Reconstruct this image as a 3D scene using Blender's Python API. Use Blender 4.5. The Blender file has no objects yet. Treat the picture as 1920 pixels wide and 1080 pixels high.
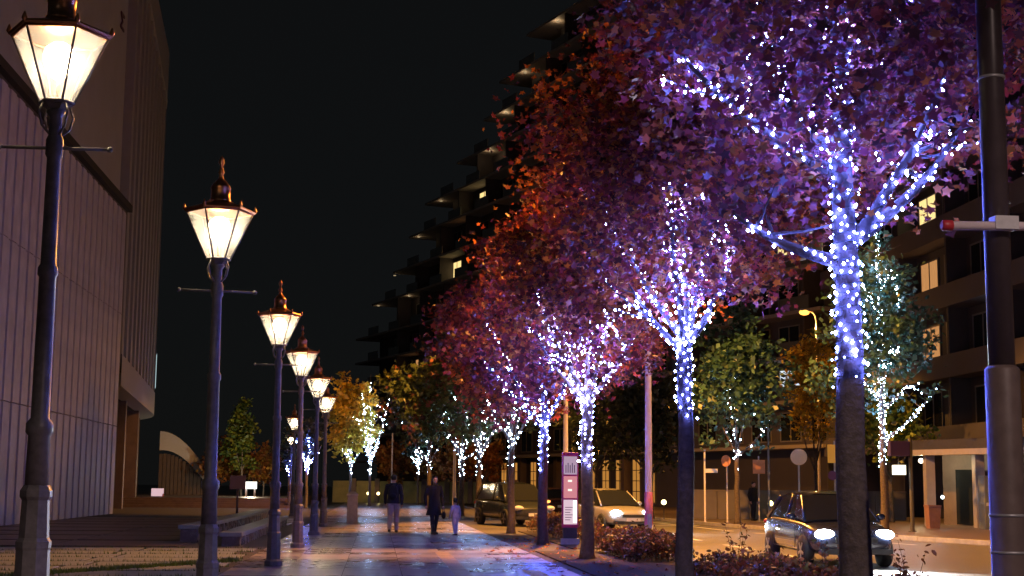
import bpy, math, random
import numpy as np
from mathutils import Vector, Matrix

S = bpy.context.scene
COL = S.collection
PI = math.pi

# ------------------------------------------------------------------ camera, sky, moon, exposure
F_PX = 2700.0
PITCH = math.atan(372 / F_PX)
YAW = math.atan(252 / F_PX * math.cos(PITCH))
ROLL = .0087
fw = Vector((math.sin(YAW) * math.cos(PITCH), math.cos(YAW) * math.cos(PITCH), math.sin(PITCH)))
r0 = Vector((math.cos(YAW), -math.sin(YAW), 0))
u0 = r0.cross(fw)
rt = r0 * math.cos(ROLL) + u0 * math.sin(ROLL)
up = u0 * math.cos(ROLL) - r0 * math.sin(ROLL)
cam = bpy.data.cameras.new('camera')
cam.sensor_width = 36
cam.lens = 36 * F_PX / 1920
cam.clip_start = .1
cam.clip_end = 3000
co = bpy.data.objects.new('camera', cam)
COL.objects.link(co)
m = Matrix((rt, up, -fw)).transposed().to_4x4()
m.translation = (0, 0, 1.4)
co.matrix_world = m
S.camera = co

w = bpy.data.worlds.new('World')
S.world = w
w.use_nodes = True
bg = w.node_tree.nodes['Background']
sky = w.node_tree.nodes.new('ShaderNodeTexSky')
sky.sky_type = 'NISHITA'
sky.sun_disc = False
sky.sun_elevation = math.radians(30)
sky.sun_rotation = math.radians(200)
mixn = w.node_tree.nodes.new('ShaderNodeMixRGB')        # night: a little airglow over a very dim moonlit sky
mixn.inputs[0].default_value = .0001
mixn.inputs[1].default_value = (.0027, .0029, .0030, 1)
w.node_tree.links.new(sky.outputs[0], mixn.inputs[2])
w.node_tree.links.new(mixn.outputs[0], bg.inputs[0])
bg.inputs[1].default_value = 1.0

sun = bpy.data.lights.new('moon', 'SUN')
sun.energy = .006
sun.angle = math.radians(.5)
sun.color = (.8, .87, 1)
so = bpy.data.objects.new('moon', sun)
COL.objects.link(so)
so.rotation_euler = (math.radians(60), 0, math.radians(-20))

S.view_settings.view_transform = 'Standard'
S.view_settings.look = 'None'
S.view_settings.exposure = 0.6
S.view_settings.gamma = 1
S.cycles.use_denoising = True
S.cycles.max_bounces = 6
S.cycles.transparent_max_bounces = 12
S.cycles.sample_clamp_indirect = 4
S.cycles.sample_clamp_direct = 0
S.cycles.use_light_tree = True
S.cycles.caustics_reflective = False
S.cycles.caustics_refractive = False

# ------------------------------------------------------------------ materials
MATS = {}


def mat(name, col, rough=.6, metal=0, noise=0, nscale=6, bump=0, bscale=40, spec=.5, emit=None, estr=0, coat=0):
    if name in MATS:
        return MATS[name]
    M = bpy.data.materials.new(name)
    M.use_nodes = True
    nt = M.node_tree
    b = nt.nodes['Principled BSDF']
    b.inputs['Base Color'].default_value = (*col, 1)
    b.inputs['Roughness'].default_value = rough
    b.inputs['Metallic'].default_value = metal
    b.inputs['Specular IOR Level'].default_value = spec
    b.inputs['Coat Weight'].default_value = coat
    tc = nt.nodes.new('ShaderNodeTexCoord')
    if noise:
        n = nt.nodes.new('ShaderNodeTexNoise')
        n.inputs['Scale'].default_value = nscale
        n.inputs['Detail'].default_value = 6
        n.inputs['Roughness'].default_value = .65
        nt.links.new(tc.outputs['Object'], n.inputs['Vector'])
        r = nt.nodes.new('ShaderNodeValToRGB')
        r.color_ramp.elements[0].position = .3
        r.color_ramp.elements[1].position = .7
        r.color_ramp.elements[0].color = (*[c * (1 - noise) for c in col], 1)
        r.color_ramp.elements[1].color = (*[min(1, c * (1 + noise)) for c in col], 1)
        nt.links.new(n.outputs[0], r.inputs[0])
        nt.links.new(r.outputs[0], b.inputs['Base Color'])
        mr = nt.nodes.new('ShaderNodeMapRange')
        mr.inputs[3].default_value = max(0, rough - .12)
        mr.inputs[4].default_value = min(1, rough + .12)
        nt.links.new(n.outputs[0], mr.inputs[0])
        nt.links.new(mr.outputs[0], b.inputs['Roughness'])
    if bump:
        n2 = nt.nodes.new('ShaderNodeTexNoise')
        n2.inputs['Scale'].default_value = bscale
        n2.inputs['Detail'].default_value = 4
        nt.links.new(tc.outputs['Object'], n2.inputs['Vector'])
        bp = nt.nodes.new('ShaderNodeBump')
        bp.inputs['Strength'].default_value = bump
        bp.inputs['Distance'].default_value = .02
        nt.links.new(n2.outputs[0], bp.inputs['Height'])
        nt.links.new(bp.outputs[0], b.inputs['Normal'])
    if emit:
        b.inputs['Emission Color'].default_value = (*emit, 1)
        b.inputs['Emission Strength'].default_value = estr
    MATS[name] = M
    return M


def leaf_mat(name, trans=.4):
    M = bpy.data.materials.new(name)
    M.use_nodes = True
    nt = M.node_tree
    nt.nodes.remove(nt.nodes['Principled BSDF'])
    a = nt.nodes.new('ShaderNodeAttribute')
    a.attribute_name = 'tint'
    d = nt.nodes.new('ShaderNodeBsdfDiffuse')
    t = nt.nodes.new('ShaderNodeBsdfTranslucent')
    g = nt.nodes.new('ShaderNodeBsdfGlossy')
    g.inputs['Roughness'].default_value = .45
    g.inputs['Color'].default_value = (1, 1, 1, 1)
    mx = nt.nodes.new('ShaderNodeMixShader')
    mx.inputs[0].default_value = trans
    m2 = nt.nodes.new('ShaderNodeMixShader')
    m2.inputs[0].default_value = .05
    nt.links.new(a.outputs['Color'], d.inputs[0])
    nt.links.new(a.outputs['Color'], t.inputs[0])
    nt.links.new(d.outputs[0], mx.inputs[1])
    nt.links.new(t.outputs[0], mx.inputs[2])
    nt.links.new(mx.outputs[0], m2.inputs[1])
    nt.links.new(g.outputs[0], m2.inputs[2])
    nt.links.new(m2.outputs[0], nt.nodes['Material Output'].inputs[0])
    return M


def pane_mat(name, transp, col=(1, 1, 1)):
    """lightly frosted lantern glass: passes light, scatters some"""
    M = bpy.data.materials.new(name)
    M.use_nodes = True
    nt = M.node_tree
    nt.nodes.remove(nt.nodes['Principled BSDF'])
    tr = nt.nodes.new('ShaderNodeBsdfTransparent')
    tr.inputs[0].default_value = (1, .96, .88, 1)
    tl = nt.nodes.new('ShaderNodeBsdfTranslucent')
    tl.inputs[0].default_value = (*col, 1)
    gl = nt.nodes.new('ShaderNodeBsdfGlossy')
    gl.inputs['Roughness'].default_value = .15
    n = nt.nodes.new('ShaderNodeTexNoise')
    n.inputs['Scale'].default_value = 4
    tc = nt.nodes.new('ShaderNodeTexCoord')
    nt.links.new(tc.outputs['Object'], n.inputs['Vector'])
    mr = nt.nodes.new('ShaderNodeMapRange')
    mr.inputs[1].default_value = .3
    mr.inputs[2].default_value = .7
    mr.inputs[3].default_value = max(0, (1 - transp) * .6)
    mr.inputs[4].default_value = min(1, (1 - transp) * 1.3)
    nt.links.new(n.outputs[0], mr.inputs[0])
    a = nt.nodes.new('ShaderNodeMixShader')
    nt.links.new(mr.outputs[0], a.inputs[0])
    b = nt.nodes.new('ShaderNodeMixShader')
    b.inputs[0].default_value = .02
    nt.links.new(tr.outputs[0], a.inputs[1])
    nt.links.new(tl.outputs[0], a.inputs[2])
    nt.links.new(a.outputs[0], b.inputs[1])
    nt.links.new(gl.outputs[0], b.inputs[2])
    nt.links.new(b.outputs[0], nt.nodes['Material Output'].inputs[0])
    return M


def emat(name, col, strength):
    if name in MATS:
        return MATS[name]
    M = bpy.data.materials.new(name)
    M.use_nodes = True
    nt = M.node_tree
    nt.nodes.remove(nt.nodes['Principled BSDF'])
    e = nt.nodes.new('ShaderNodeEmission')
    e.inputs[0].default_value = (*col, 1)
    e.inputs[1].default_value = strength
    nt.links.new(e.outputs[0], nt.nodes['Material Output'].inputs[0])
    MATS[name] = M
    return M


mat('asphalt', (.17, .158, .145), .42, noise=.3, nscale=1.2, bump=.35, bscale=60)
mat('soil', (.05, .035, .025), .9, noise=.4, nscale=8, bump=.6, bscale=30)
mat('stone_joint', (.10, .09, .085), .8, noise=.3, nscale=9)
mat('slab_mid', (.25, .215, .25), .29, noise=.22, nscale=3.2, bump=.01, bscale=5)
mat('slab_light', (.46, .40, .40), .33, noise=.18, nscale=3.2, bump=.01, bscale=5)
mat('slab_dark', (.18, .15, .16), .27, noise=.22, nscale=3.2, bump=.01, bscale=5)
mat('slab_brown', (.16, .115, .10), .42, noise=.25, nscale=2.2, bump=.06, bscale=14)
mat('slab_pale', (.33, .36, .35), .5, noise=.2, nscale=2.5, bump=.08, bscale=18)
mat('slab_beige', (.55, .42, .28), .4, noise=.15, nscale=4)
mat('tactile_yellow', (.72, .52, .04), .5, noise=.12, nscale=5)
mat('kerb_stone', (.36, .34, .33), .6, noise=.2, nscale=4, bump=.1)
mat('road_paint', (.75, .74, .72), .5, noise=.12, nscale=9)
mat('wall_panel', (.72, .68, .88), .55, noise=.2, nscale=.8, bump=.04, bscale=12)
mat('wall_joint', (.12, .11, .12), .8, noise=.2)
mat('wall_upper', (.56, .57, .66), .6, noise=.08, nscale=.6)
mat('fin_metal', (.50, .49, .52), .45, noise=.08, nscale=2)
mat('dark_recess', (.045, .04, .04), .7, noise=.3, nscale=1)
mat('brown_cladding', (.15, .11, .095), .6, noise=.2, nscale=2)
mat('white_panel', (.75, .75, .78), .5, noise=.06)
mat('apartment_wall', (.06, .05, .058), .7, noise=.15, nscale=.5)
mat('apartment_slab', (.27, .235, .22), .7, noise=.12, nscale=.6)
mat('balcony_glass', (.12, .13, .14), .2, noise=.1, nscale=1)
mat('dark_glass', (.015, .017, .02), .08)
mat('window_frame', (.16, .15, .15), .5, noise=.1)
mat('lamp_iron', (.20, .185, .19), .42, metal=.1, noise=.25, nscale=14, bump=.05, bscale=60)
mat('copper', (.62, .28, .14), .32, metal=1, noise=.2, nscale=12)
mat('steel_paint', (.13, .095, .085), .42, noise=.18, nscale=8, bump=.04, bscale=40)
mat('white_metal', (.62, .58, .60), .45, noise=.1, nscale=6)
mat('galvanised', (.42, .42, .43), .45, metal=.4, noise=.15, nscale=10)
mat('arm_paint', (.82, .70, .74), .45, noise=.06)
mat('red_plastic', (.45, .03, .04), .4)
mat('bark', (.105, .082, .07), .85, noise=.4, nscale=14, bump=.8, bscale=26)
mat('bark_warm_lit', (.34, .22, .11), .85, noise=.35, nscale=12, bump=.7, bscale=26)  # warm lamp light on one trunk, put into its bark colour
mat('bark_pale', (.22, .19, .165), .85, noise=.3, nscale=14, bump=.6, bscale=26)
mat('cable', (.02, .03, .025), .6)
mat('black_rubber', (.02, .02, .02), .8)
mat('alloy', (.5, .5, .52), .3, metal=1)
mat('car_dark', (.028, .034, .036), .25, coat=.8)
mat('car_silver', (.45, .45, .47), .3, metal=.4, coat=.8)
mat('car_navy', (.02, .025, .05), .25, coat=.8)
mat('car_maroon', (.06, .015, .015), .25, coat=.8)
mat('car_trim', (.03, .03, .03), .5)
mat('lamp_lens', (.6, .62, .65), .08, coat=.5)
mat('plate_white', (.75, .75, .73), .5)
mat('skin', (.55, .36, .28), .55, noise=.05, nscale=20)
mat('hair_black', (.012, .010, .010), .5, noise=.3, nscale=60)
mat('coat_black', (.014, .013, .016), .85, noise=.3, nscale=20, bump=.2, bscale=50)
mat('cloth_navy', (.02, .02, .035), .85, noise=.3, nscale=20, bump=.2, bscale=50)
mat('cloth_beige', (.36, .29, .30), .85, noise=.12, nscale=20, bump=.2, bscale=50)
mat('cloth_lilac', (.48, .44, .52), .85, noise=.1, nscale=20, bump=.2, bscale=50)
mat('shoe', (.015, .014, .014), .5)
mat('white_eye', (.8, .8, .8), .3)
mat('sign_magenta', (.55, .03, .16), .4)
mat('sign_ink', (.10, .04, .09), .5)
mat('sign_orange', (.65, .30, .16), .5, noise=.1)
mat('sign_pale', (.72, .60, .48), .5, noise=.05)
mat('sign_purple', (.14, .03, .16), .5)
mat('pillar_stone', (.40, .33, .28), .6, noise=.2, nscale=8, bump=.1)
mat('ochre_wall', (.26, .24, .10), .8, noise=.25, nscale=1.2)
mat('fence_grey', (.17, .15, .15), .7, noise=.15, nscale=1)
mat('canopy_dark', (.04, .037, .04), .5, noise=.2)
mat('column_white', (.32, .30, .31), .5, noise=.08)
LEAF = leaf_mat('leaf')
PANE = pane_mat('lantern_glass', .84)
LED = emat('led_blue_white', (.12, .165, 1.0), 230)
LEDW = emat('led_cool_white', (.40, .60, 1.0), 95)
MANTLE = emat('lamp_mantle', (1, .82, .52), 26)
SODIUM = emat('sodium_lens', (1, .42, .06), 2.6)
def curtain_mat(name, col, strength):
    M = emat(name, col, strength)
    nt = M.node_tree
    wv = nt.nodes.new('ShaderNodeTexWave')
    wv.inputs['Scale'].default_value = 2.2
    wv.inputs['Distortion'].default_value = 3.5
    tc = nt.nodes.new('ShaderNodeTexCoord')
    nt.links.new(tc.outputs['Object'], wv.inputs['Vector'])
    mr = nt.nodes.new('ShaderNodeMapRange')
    mr.inputs[3].default_value = strength * .55
    mr.inputs[4].default_value = strength * 1.15
    nt.links.new(wv.outputs['Fac'], mr.inputs[0])
    nt.links.new(mr.outputs[0], [n for n in nt.nodes if n.type == 'EMISSION'][0].inputs[1])
    return M


WARMWIN = curtain_mat('lit_window_yellow', (1, .72, .28), .95)
ORANGEWIN = curtain_mat('lit_window_orange', (1, .46, .16), .42)
COOLWIN = curtain_mat('lit_window_cool', (.75, .88, 1), .8)
AMBERWIN = emat('lit_window_amber', (1, .42, .08), .32)


# ------------------------------------------------------------------ mesh helpers
class MB:
    def __init__(s):
        s.v, s.f, s.sm = [], [], []

    def add(s, vs, fs, smooth=False):
        o = len(s.v)
        s.v += [tuple(p) for p in vs]
        s.f += [tuple(i + o for i in f) for f in fs]
        s.sm += [smooth] * len(fs)
        return s

    def box(s, c, d, rz=0):
        x, y, z = d[0] / 2, d[1] / 2, d[2] / 2
        ca, sa = math.cos(rz), math.sin(rz)
        vs = []
        for a, b, e in ((-x, -y, -z), (x, -y, -z), (x, y, -z), (-x, y, -z), (-x, -y, z), (x, -y, z), (x, y, z), (-x, y, z)):
            vs.append((c[0] + a * ca - b * sa, c[1] + a * sa + b * ca, c[2] + e))
        return s.add(vs, [(0, 3, 2, 1), (4, 5, 6, 7), (0, 1, 5, 4), (1, 2, 6, 5), (2, 3, 7, 6), (3, 0, 4, 7)])

    def span(s, a, b):
        return s.box([(a[i] + b[i]) / 2 for i in range(3)], [abs(b[i] - a[i]) for i in range(3)])

    def lathe(s, prof, c=(0, 0, 0), n=16, smooth=True, off=0):
        vs, fs = [], []
        for r, z in prof:
            for k in range(n):
                a = 2 * PI * k / n + off
                vs.append((c[0] + r * math.cos(a), c[1] + r * math.sin(a), c[2] + z))
        for i in range(len(prof) - 1):
            for k in range(n):
                k2 = (k + 1) % n
                fs.append((i * n + k, i * n + k2, (i + 1) * n + k2, (i + 1) * n + k))
        s.add(vs, fs, smooth)
        o = len(s.v) - len(vs)
        s.f.append(tuple(o + k for k in reversed(range(n))))
        s.f.append(tuple(o + (len(prof) - 1) * n + k for k in range(n)))
        s.sm += [False, False]
        return s

    def tube(s, pts, rad, n=8, smooth=True, caps=True, squash=1):
        pts = [Vector(p) for p in pts]
        if not hasattr(rad, '__len__'):
            rad = [rad] * len(pts)
        vs, fs = [], []
        ref = None
        for i, p in enumerate(pts):
            d = (pts[min(i + 1, len(pts) - 1)] - pts[max(i - 1, 0)])
            d = d.normalized() if d.length > 1e-9 else Vector((0, 0, 1))
            if ref is None:
                ref = d.cross(Vector((0, 1, 0))) if abs(d.y) < .9 else d.cross(Vector((1, 0, 0)))
            ref = (ref - d * ref.dot(d)).normalized()
            b = d.cross(ref)
            for k in range(n):
                a = 2 * PI * k / n
                q = p + ref * (rad[i] * math.cos(a)) + b * (rad[i] * squash * math.sin(a))
                vs.append(q)
        for i in range(len(pts) - 1):
            for k in range(n):
                k2 = (k + 1) % n
                fs.append((i * n + k, i * n + k2, (i + 1) * n + k2, (i + 1) * n + k))
        if caps:
            fs.append(tuple(reversed(range(n))))
            fs.append(tuple((len(pts) - 1) * n + k for k in range(n)))
        return s.add(vs, fs, smooth)

    def ball(s, c, r, n=12, m=8):
        if not hasattr(r, '__len__'):
            r = (r, r, r)
        vs = [(c[0], c[1], c[2] - r[2])]
        for i in range(1, m):
            t = -PI / 2 + PI * i / m
            for k in range(n):
                a = 2 * PI * k / n
                vs.append((c[0] + r[0] * math.cos(t) * math.cos(a), c[1] + r[1] * math.cos(t) * math.sin(a), c[2] + r[2] * math.sin(t)))
        vs.append((c[0], c[1], c[2] + r[2]))
        fs = [(0, 1 + (k + 1) % n, 1 + k) for k in range(n)]
        for i in range(m - 2):
            for k in range(n):
                a, b = 1 + i * n + k, 1 + i * n + (k + 1) % n
                fs.append((a, b, b + n, a + n))
        L = len(vs) - 1
        fs += [(L, L - n + k, L - n + (k + 1) % n) for k in range(n)]
        return s.add(vs, fs, True)

    def limb(s, pts, rad, n=10):
        s.tube(pts, rad, n)
        for p, r in zip(pts, rad):
            s.ball(p, r, n, 6)
        return s

    def mesh(s, name, mt):
        me = bpy.data.meshes.new(name)
        me.from_pydata(s.v, [], s.f)
        me.polygons.foreach_set('use_smooth', s.sm)
        me.materials.append(MATS[mt] if isinstance(mt, str) else mt)
        me.update()
        return me

    def build(s, name, mt, parent=None, bevel=0, loc=None):
        o = bpy.data.objects.new(name, s.mesh(name, mt))
        COL.objects.link(o)
        if parent:
            o.parent = parent
        if loc:
            o.location = loc
        if bevel:
            b = o.modifiers.new('bevel', 'BEVEL')
            b.width = bevel
            b.segments = 2
            b.limit_method = 'ANGLE'
        return o


def link(name, me, parent=None, loc=(0, 0, 0), rz=0, kind=None):
    o = bpy.data.objects.new(name, me)
    COL.objects.link(o)
    o.parent = parent
    o.location = loc
    o.rotation_euler.z = rz
    if kind:
        o['kind'] = kind
    return o


def tag(o, label=None, cat=None, group=None, kind=None):
    for k, v in (('label', label), ('category', cat), ('group', group), ('kind', kind)):
        if v:
            o[k] = v
    return o


def thing(name, label, cat, loc=(0, 0, 0), rz=0, group=None):
    o = bpy.data.objects.new(name, None)
    COL.objects.link(o)
    o.empty_display_size = .2
    o.location = loc
    o.rotation_euler.z = rz
    return tag(o, label, cat, group)


def lamp(name, typ, energy, col, loc, parent=None, size=.05, spot=None, blend=.4, rot=None):
    l = bpy.data.lights.new(name, typ)
    l.energy = energy
    l.color = col
    if typ in ('POINT', 'SPOT'):
        l.shadow_soft_size = size
    if typ == 'SPOT':
        l.spot_size = spot
        l.spot_blend = blend
    o = bpy.data.objects.new(name, l)
    COL.objects.link(o)
    o.parent = parent
    o.location = loc
    if rot:
        o.rotation_euler = rot
    return o


def copy_tree(o, parent=None):
    c = o.copy()
    COL.objects.link(c)
    c.parent = parent
    for ch in o.children:
        copy_tree(ch, c)
    return c


rng = random.Random(7)
nrng = np.random.default_rng(11)

# ------------------------------------------------------------------ the ground
def sheet(name, poly, z, mt, kind='structure', parent=None):
    o = MB().add([(x, y, z) for x, y in poly], [tuple(range(len(poly)))]).build(name, mt, parent)
    if kind:
        o['kind'] = kind
    return o


def raised(name, poly, z0, z1, mt, kind='structure', parent=None):
    n = len(poly)
    vs = [(x, y, z0) for x, y in poly] + [(x, y, z1) for x, y in poly]
    fs = [tuple(reversed(range(n))), tuple(range(n, 2 * n))] + [(i, (i + 1) % n, n + (i + 1) % n, n + i) for i in range(n)]
    o = MB().add(vs, fs).build(name, mt, parent)
    if kind:
        o['kind'] = kind
    return o


sheet('ground', [(-900, -300), (900, -300), (900, 1500), (-900, 1500)], -.15, 'asphalt')
sheet('road', [(6.35, -60), (60, -60), (60, 0), (20, 30), (16.3, 43), (13.8, 57), (12.8, 75), (11.2, 112), (11.2, 118), (6.35, 118)], -.142, 'asphalt')
walk = raised('sidewalk', [(-2.4, -12), (6.1, -12), (6.1, 117), (-2.4, 117)], -.149, -.014, 'stone_joint')
MB().span((6.1, -12, -.149), (6.3, 117, .004)).build('kerb', 'kerb_stone', walk, bevel=.02)

# paving slabs of the promenade: the nearest 46 rows singly
slab_me = {}
for k in ('slab_mid', 'slab_light', 'slab_dark'):
    slab_me[k] = MB().box((0, 0, -.008), (.936, .986, .016)).mesh('paving_slab', k)
for j in range(46):
    y = 20.5 + j
    band = j % 8
    for i in range(6):
        x = -1.93 + i * .95
        if i == 3 and 20 < y < 31.5:
            kk = None
        if i == 4 and y < 25:
            kk = None
        r = rng.random()
        base = 'slab_light' if (band in (1, 3, 4) and y < 34) or band == 4 else 'slab_mid'
        if r < .14:
            base = 'slab_dark'
        elif r > .9:
            base = 'slab_light'
        link('paving_slab', slab_me[base], walk, (x, y, rng.uniform(-.0025, .0)))
mb = MB()
for y in [*range(-11, 20), *range(67, 116)]:
    for i in range(6):
        mb.box((-1.93 + i * .95, y + .5, -.008), (.936, .986, .016))
tag(mb.build('paving_slab', 'slab_mid', walk), kind='stuff')
# beige inlay line and yellow tactile strip
me = MB().box((0, 0, .002), (.28, .96, .004)).mesh('inlay_tile', 'slab_beige')
for j in range(13):
    link('inlay_tile', me, walk, (1.42, 18.5 + j * 1.0, .001))
mbt = MB().box((0, 0, .003), (.296, .296, .006))
for a in range(4):
    mbt.box((-.11 + a * .073, 0, .008), (.03, .27, .005))
me = mbt.mesh('tactile_tile', 'tactile_yellow')
for j in range(28):
    link('tactile_tile', me, walk, (2.62, 16.2 + j * .3, .001))

# planting strip on the street side
raised('planting_bed', [(3.5, -10), (6.0, -10), (6.0, 31.8), (3.5, 31.8)], -.012, .012, 'soil')
bed2 = raised('planting_bed', [(4.5, 33.2), (6.0, 33.2), (6.0, 46), (4.5, 46)], -.012, .012, 'soil')

# plaza
plaza = raised('plaza', [(-40, -12), (-2.42, -12), (-2.42, 88), (-40, 88)], -.149, -.02, 'stone_joint')
me_p = MB().box((0, 0, -.01), (2.32, 1.32, .02)).mesh('plaza_slab', 'slab_pale')
for j in range(9):
    for i in range(5):
        y = 20.6 + j * 1.42
        x = -3.75 - i * 2.44 - (j % 2) * .3
        link('plaza_slab', me_p, plaza, (x, y, rng.uniform(-.004, .002)))
me_q = MB().box((0, 0, -.01), (2.92, 3.1, .02)).mesh('plaza_slab', 'slab_brown')
for j in range(8):
    for i in range(6):
        link('plaza_slab', me_q, plaza, (-5.9 - i * 3.0 + (1.4 if j > 4 else 0), 35.2 + j * 3.55, rng.uniform(-.004, .002)))
# grass in the joints between the pale slabs
gv, gf, gc = [], [], []


def blades(n, fx):
    V = np.zeros((n, 3, 3))
    for k in range(n):
        x, y, z, h = fx(k)
        a = rng.uniform(0, 2 * PI)
        wd = rng.uniform(.006, .014)
        V[k] = [(x - wd * math.cos(a), y - wd * math.sin(a), z), (x + wd * math.cos(a), y + wd * math.sin(a), z),
                (x + rng.uniform(-.03, .03), y + rng.uniform(-.03, .03), z + h)]
    return V


def poly_mesh(name, V, tint, mt, smooth=False):
    """V: (n faces, k corners, 3); tint (n,3)"""
    n, k, _ = V.shape
    me = bpy.data.meshes.new(name)
    me.vertices.add(n * k)
    me.vertices.foreach_set('co', V.reshape(-1).astype(np.float32))
    me.loops.add(n * k)
    me.loops.foreach_set('vertex_index', np.arange(n * k, dtype=np.int32))
    me.polygons.add(n)
    me.polygons.foreach_set('loop_start', (np.arange(n) * k).astype(np.int32))
    me.polygons.foreach_set('loop_total', np.full(n, k, dtype=np.int32))
    me.materials.append(mt)
    me.update(calc_edges=True)
    if tint is not None:
        at = me.attributes.new('tint', 'FLOAT_COLOR', 'POINT')
        c = np.ones((n, k, 4), np.float32)
        c[:, :, :3] = tint[:, None, :]
        at.data.foreach_set('color', c.reshape(-1))
    return me


def gspot(k):
    if k % 5 < 3:                      # along the cross joints
        j = rng.randrange(10)
        return rng.uniform(-14, -2.5), 20.6 + (j - .5) * 1.42 + rng.gauss(0, .05), -.02, rng.uniform(.03, .09)
    t = rng.random()                   # a worn line of grass running across the slabs
    return -6.2 + 3.7 * t + rng.gauss(0, .07), 21.4 + 5.8 * t + rng.gauss(0, .10), 0, rng.uniform(.03, .09)


NG = 9000
gt = np.array([(.09, .16, .03)] * NG) * nrng.uniform(.6, 1.5, (NG, 1))
g = link('grass', poly_mesh('grass', blades(NG, gspot), gt, LEAF))
tag(g, 'short green grass in the joints of the pale plaza slabs', 'grass', kind='stuff')

# two long low stone kerbs beside the promenade and the far terrace
for k, (x, y0, y1, h, lab) in enumerate(((-3.3, 34, 52, .30, 'long low dark stone bench edge beside the lamp posts'),
                                         (-4.5, 36, 60, .40, 'long low dark stone bench edge on the plaza side'))):
    t = thing('stone_bench', lab, 'bench', (x, y0, 0))
    n = int((y1 - y0) / 3)
    for i in range(n):
        MB().span((-.26, i * 3 + .01, h - .1), (.26, i * 3 + 2.99, h)).build('seat', 'slab_pale', t, bevel=.012)
    MB().span((-.2, 0.03, -.02), (.2, n * 3 - .03, h - .1)).build('base', 'slab_dark', t)
terr = raised('terrace', [(-40, 92), (-5.2, 92), (-5.2, 160), (-40, 160)], -.15, .52, 'slab_brown')
for i in range(3):
    MB().span((-40, 90.8 + i * .4, -.149), (-5.2, 91.2 + i * .4 - .002, .12 + .13 * i)).build('step', 'slab_brown', terr)
far_walk = raised('far_pavement', [(20.4, 30), (60, 1), (60, 118), (11.6, 118), (13.2, 75), (14.2, 57), (16.7, 43)], -.149, -.004, 'slab_brown')
n_ = [(20.0, 30), (16.3, 43), (13.8, 57), (12.8, 75), (11.2, 117)]
for (a, b), (c, d) in zip(n_[:-1], n_[1:]):
    ln = math.hypot(c - a, d - b)
    MB().box((0, 0, 0), (.2, ln, .15)).build('kerb_stone', 'kerb_stone', far_walk, bevel=.015).location = ((a + c) / 2 + .18, (b + d) / 2, -.073)
    far_walk.children[-1].rotation_euler.z = -math.atan2(c - a, d - b)
# road markings
rd = [o for o in S.objects if o.name == 'road'][0]
for (x0, y0, x1, y1, wd) in ((12.3, 66, 12.9, 52, .15), (13.2, 50, 15.2, 40, .15), (6.8, 20, 6.8, 90, .15)):
    ln = math.hypot(x1 - x0, y1 - y0)
    o = MB().box((0, 0, 0), (wd, ln, .004)).build('road_line', 'road_paint', rd)
    o.location = ((x0 + x1) / 2, (y0 + y1) / 2, -.138)
    o.rotation_euler.z = -math.atan2(x1 - x0, y1 - y0)
me = MB().box((0, 0, 0), (.15, 3, .004)).mesh('road_line', 'road_paint')
for j in range(14):
    link('road_line', me, rd, (9.6, 14 + j * 6, -.138))
me = MB().box((0, 0, 0), (4.6, .5, .004)).mesh('crossing_bar', 'road_paint')
link('crossing_bar', me, rd, (11.1, 59.5, -.136), .05)

# ------------------------------------------------------------------ left building: ribbed hall
hall = thing('ribbed_hall', 'large hall with purple-grey ribbed panel wall and tall finned upper block', 'building', (-12, 40, 0))
HY = 40
# ribbed near block: face x=-12 (local 0) from y=30 to y=69.6, height 14
YS0, YS1 = -12.0, 29.6
MB().span((-18, YS0, -.15), (-.20, YS1, 14.3)).build('wall', 'wall_joint', hall)
rib = 1.16
nrib = int((YS1 - YS0) / rib)
rows = ((0.0, 3.98), (4.02, 9.2), (9.24, 14.0))
for ri, (za, zb) in enumerate(rows):
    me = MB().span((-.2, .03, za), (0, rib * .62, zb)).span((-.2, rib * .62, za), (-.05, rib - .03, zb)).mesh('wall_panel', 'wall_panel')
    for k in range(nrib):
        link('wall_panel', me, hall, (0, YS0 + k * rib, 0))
me = None
MB().span((-.5, YS0, 14.3), (.06, YS1, 14.62)).build('coping', 'dark_recess', hall)
# set-back upper wall with a sign letter
MB().span((-18, YS0, 14.62), (-.55, YS1 - .25, 30)).build('upper_wall', 'wall_upper', hall)
# finned block, face running from (-12.2,70) to (-16.2,112)
A0, A1 = Vector((-.25, 30.0)), Vector((-4.3, 72.0))
ad = (A1 - A0)
aL = ad.length
ad = ad.normalized()
an = Vector((ad.y, -ad.x))       # outward (towards +x)


SB = 29.0                         # beyond this the facade bends away from the street
RB = 30.0


def hp(s, o, z):
    if s <= SB:
        p = A0 + ad * s + an * o
    else:
        a = (s - SB) / RB
        c = A0 + ad * SB - an * RB
        p = c + (an * math.cos(a) + ad * math.sin(a)) * (RB + o)
    return (p.x, p.y, z)


def wall_prism(name, s0, s1, o0, o1, z0, z1, mt, parent, P=hp):
    vs = [P(s0, o0, z0), P(s1, o0, z0), P(s1, o1, z0), P(s0, o1, z0), P(s0, o0, z1), P(s1, o0, z1), P(s1, o1, z1), P(s0, o1, z1)]
    return MB().add(vs, [(0, 3, 2, 1), (4, 5, 6, 7), (0, 1, 5, 4), (1, 2, 6, 5), (2, 3, 7, 6), (3, 0, 4, 7)]).build(name, mt, parent)


aL = 52.0


def ztop(q):
    return 28.6 + .07 * min(q, 44)


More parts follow.
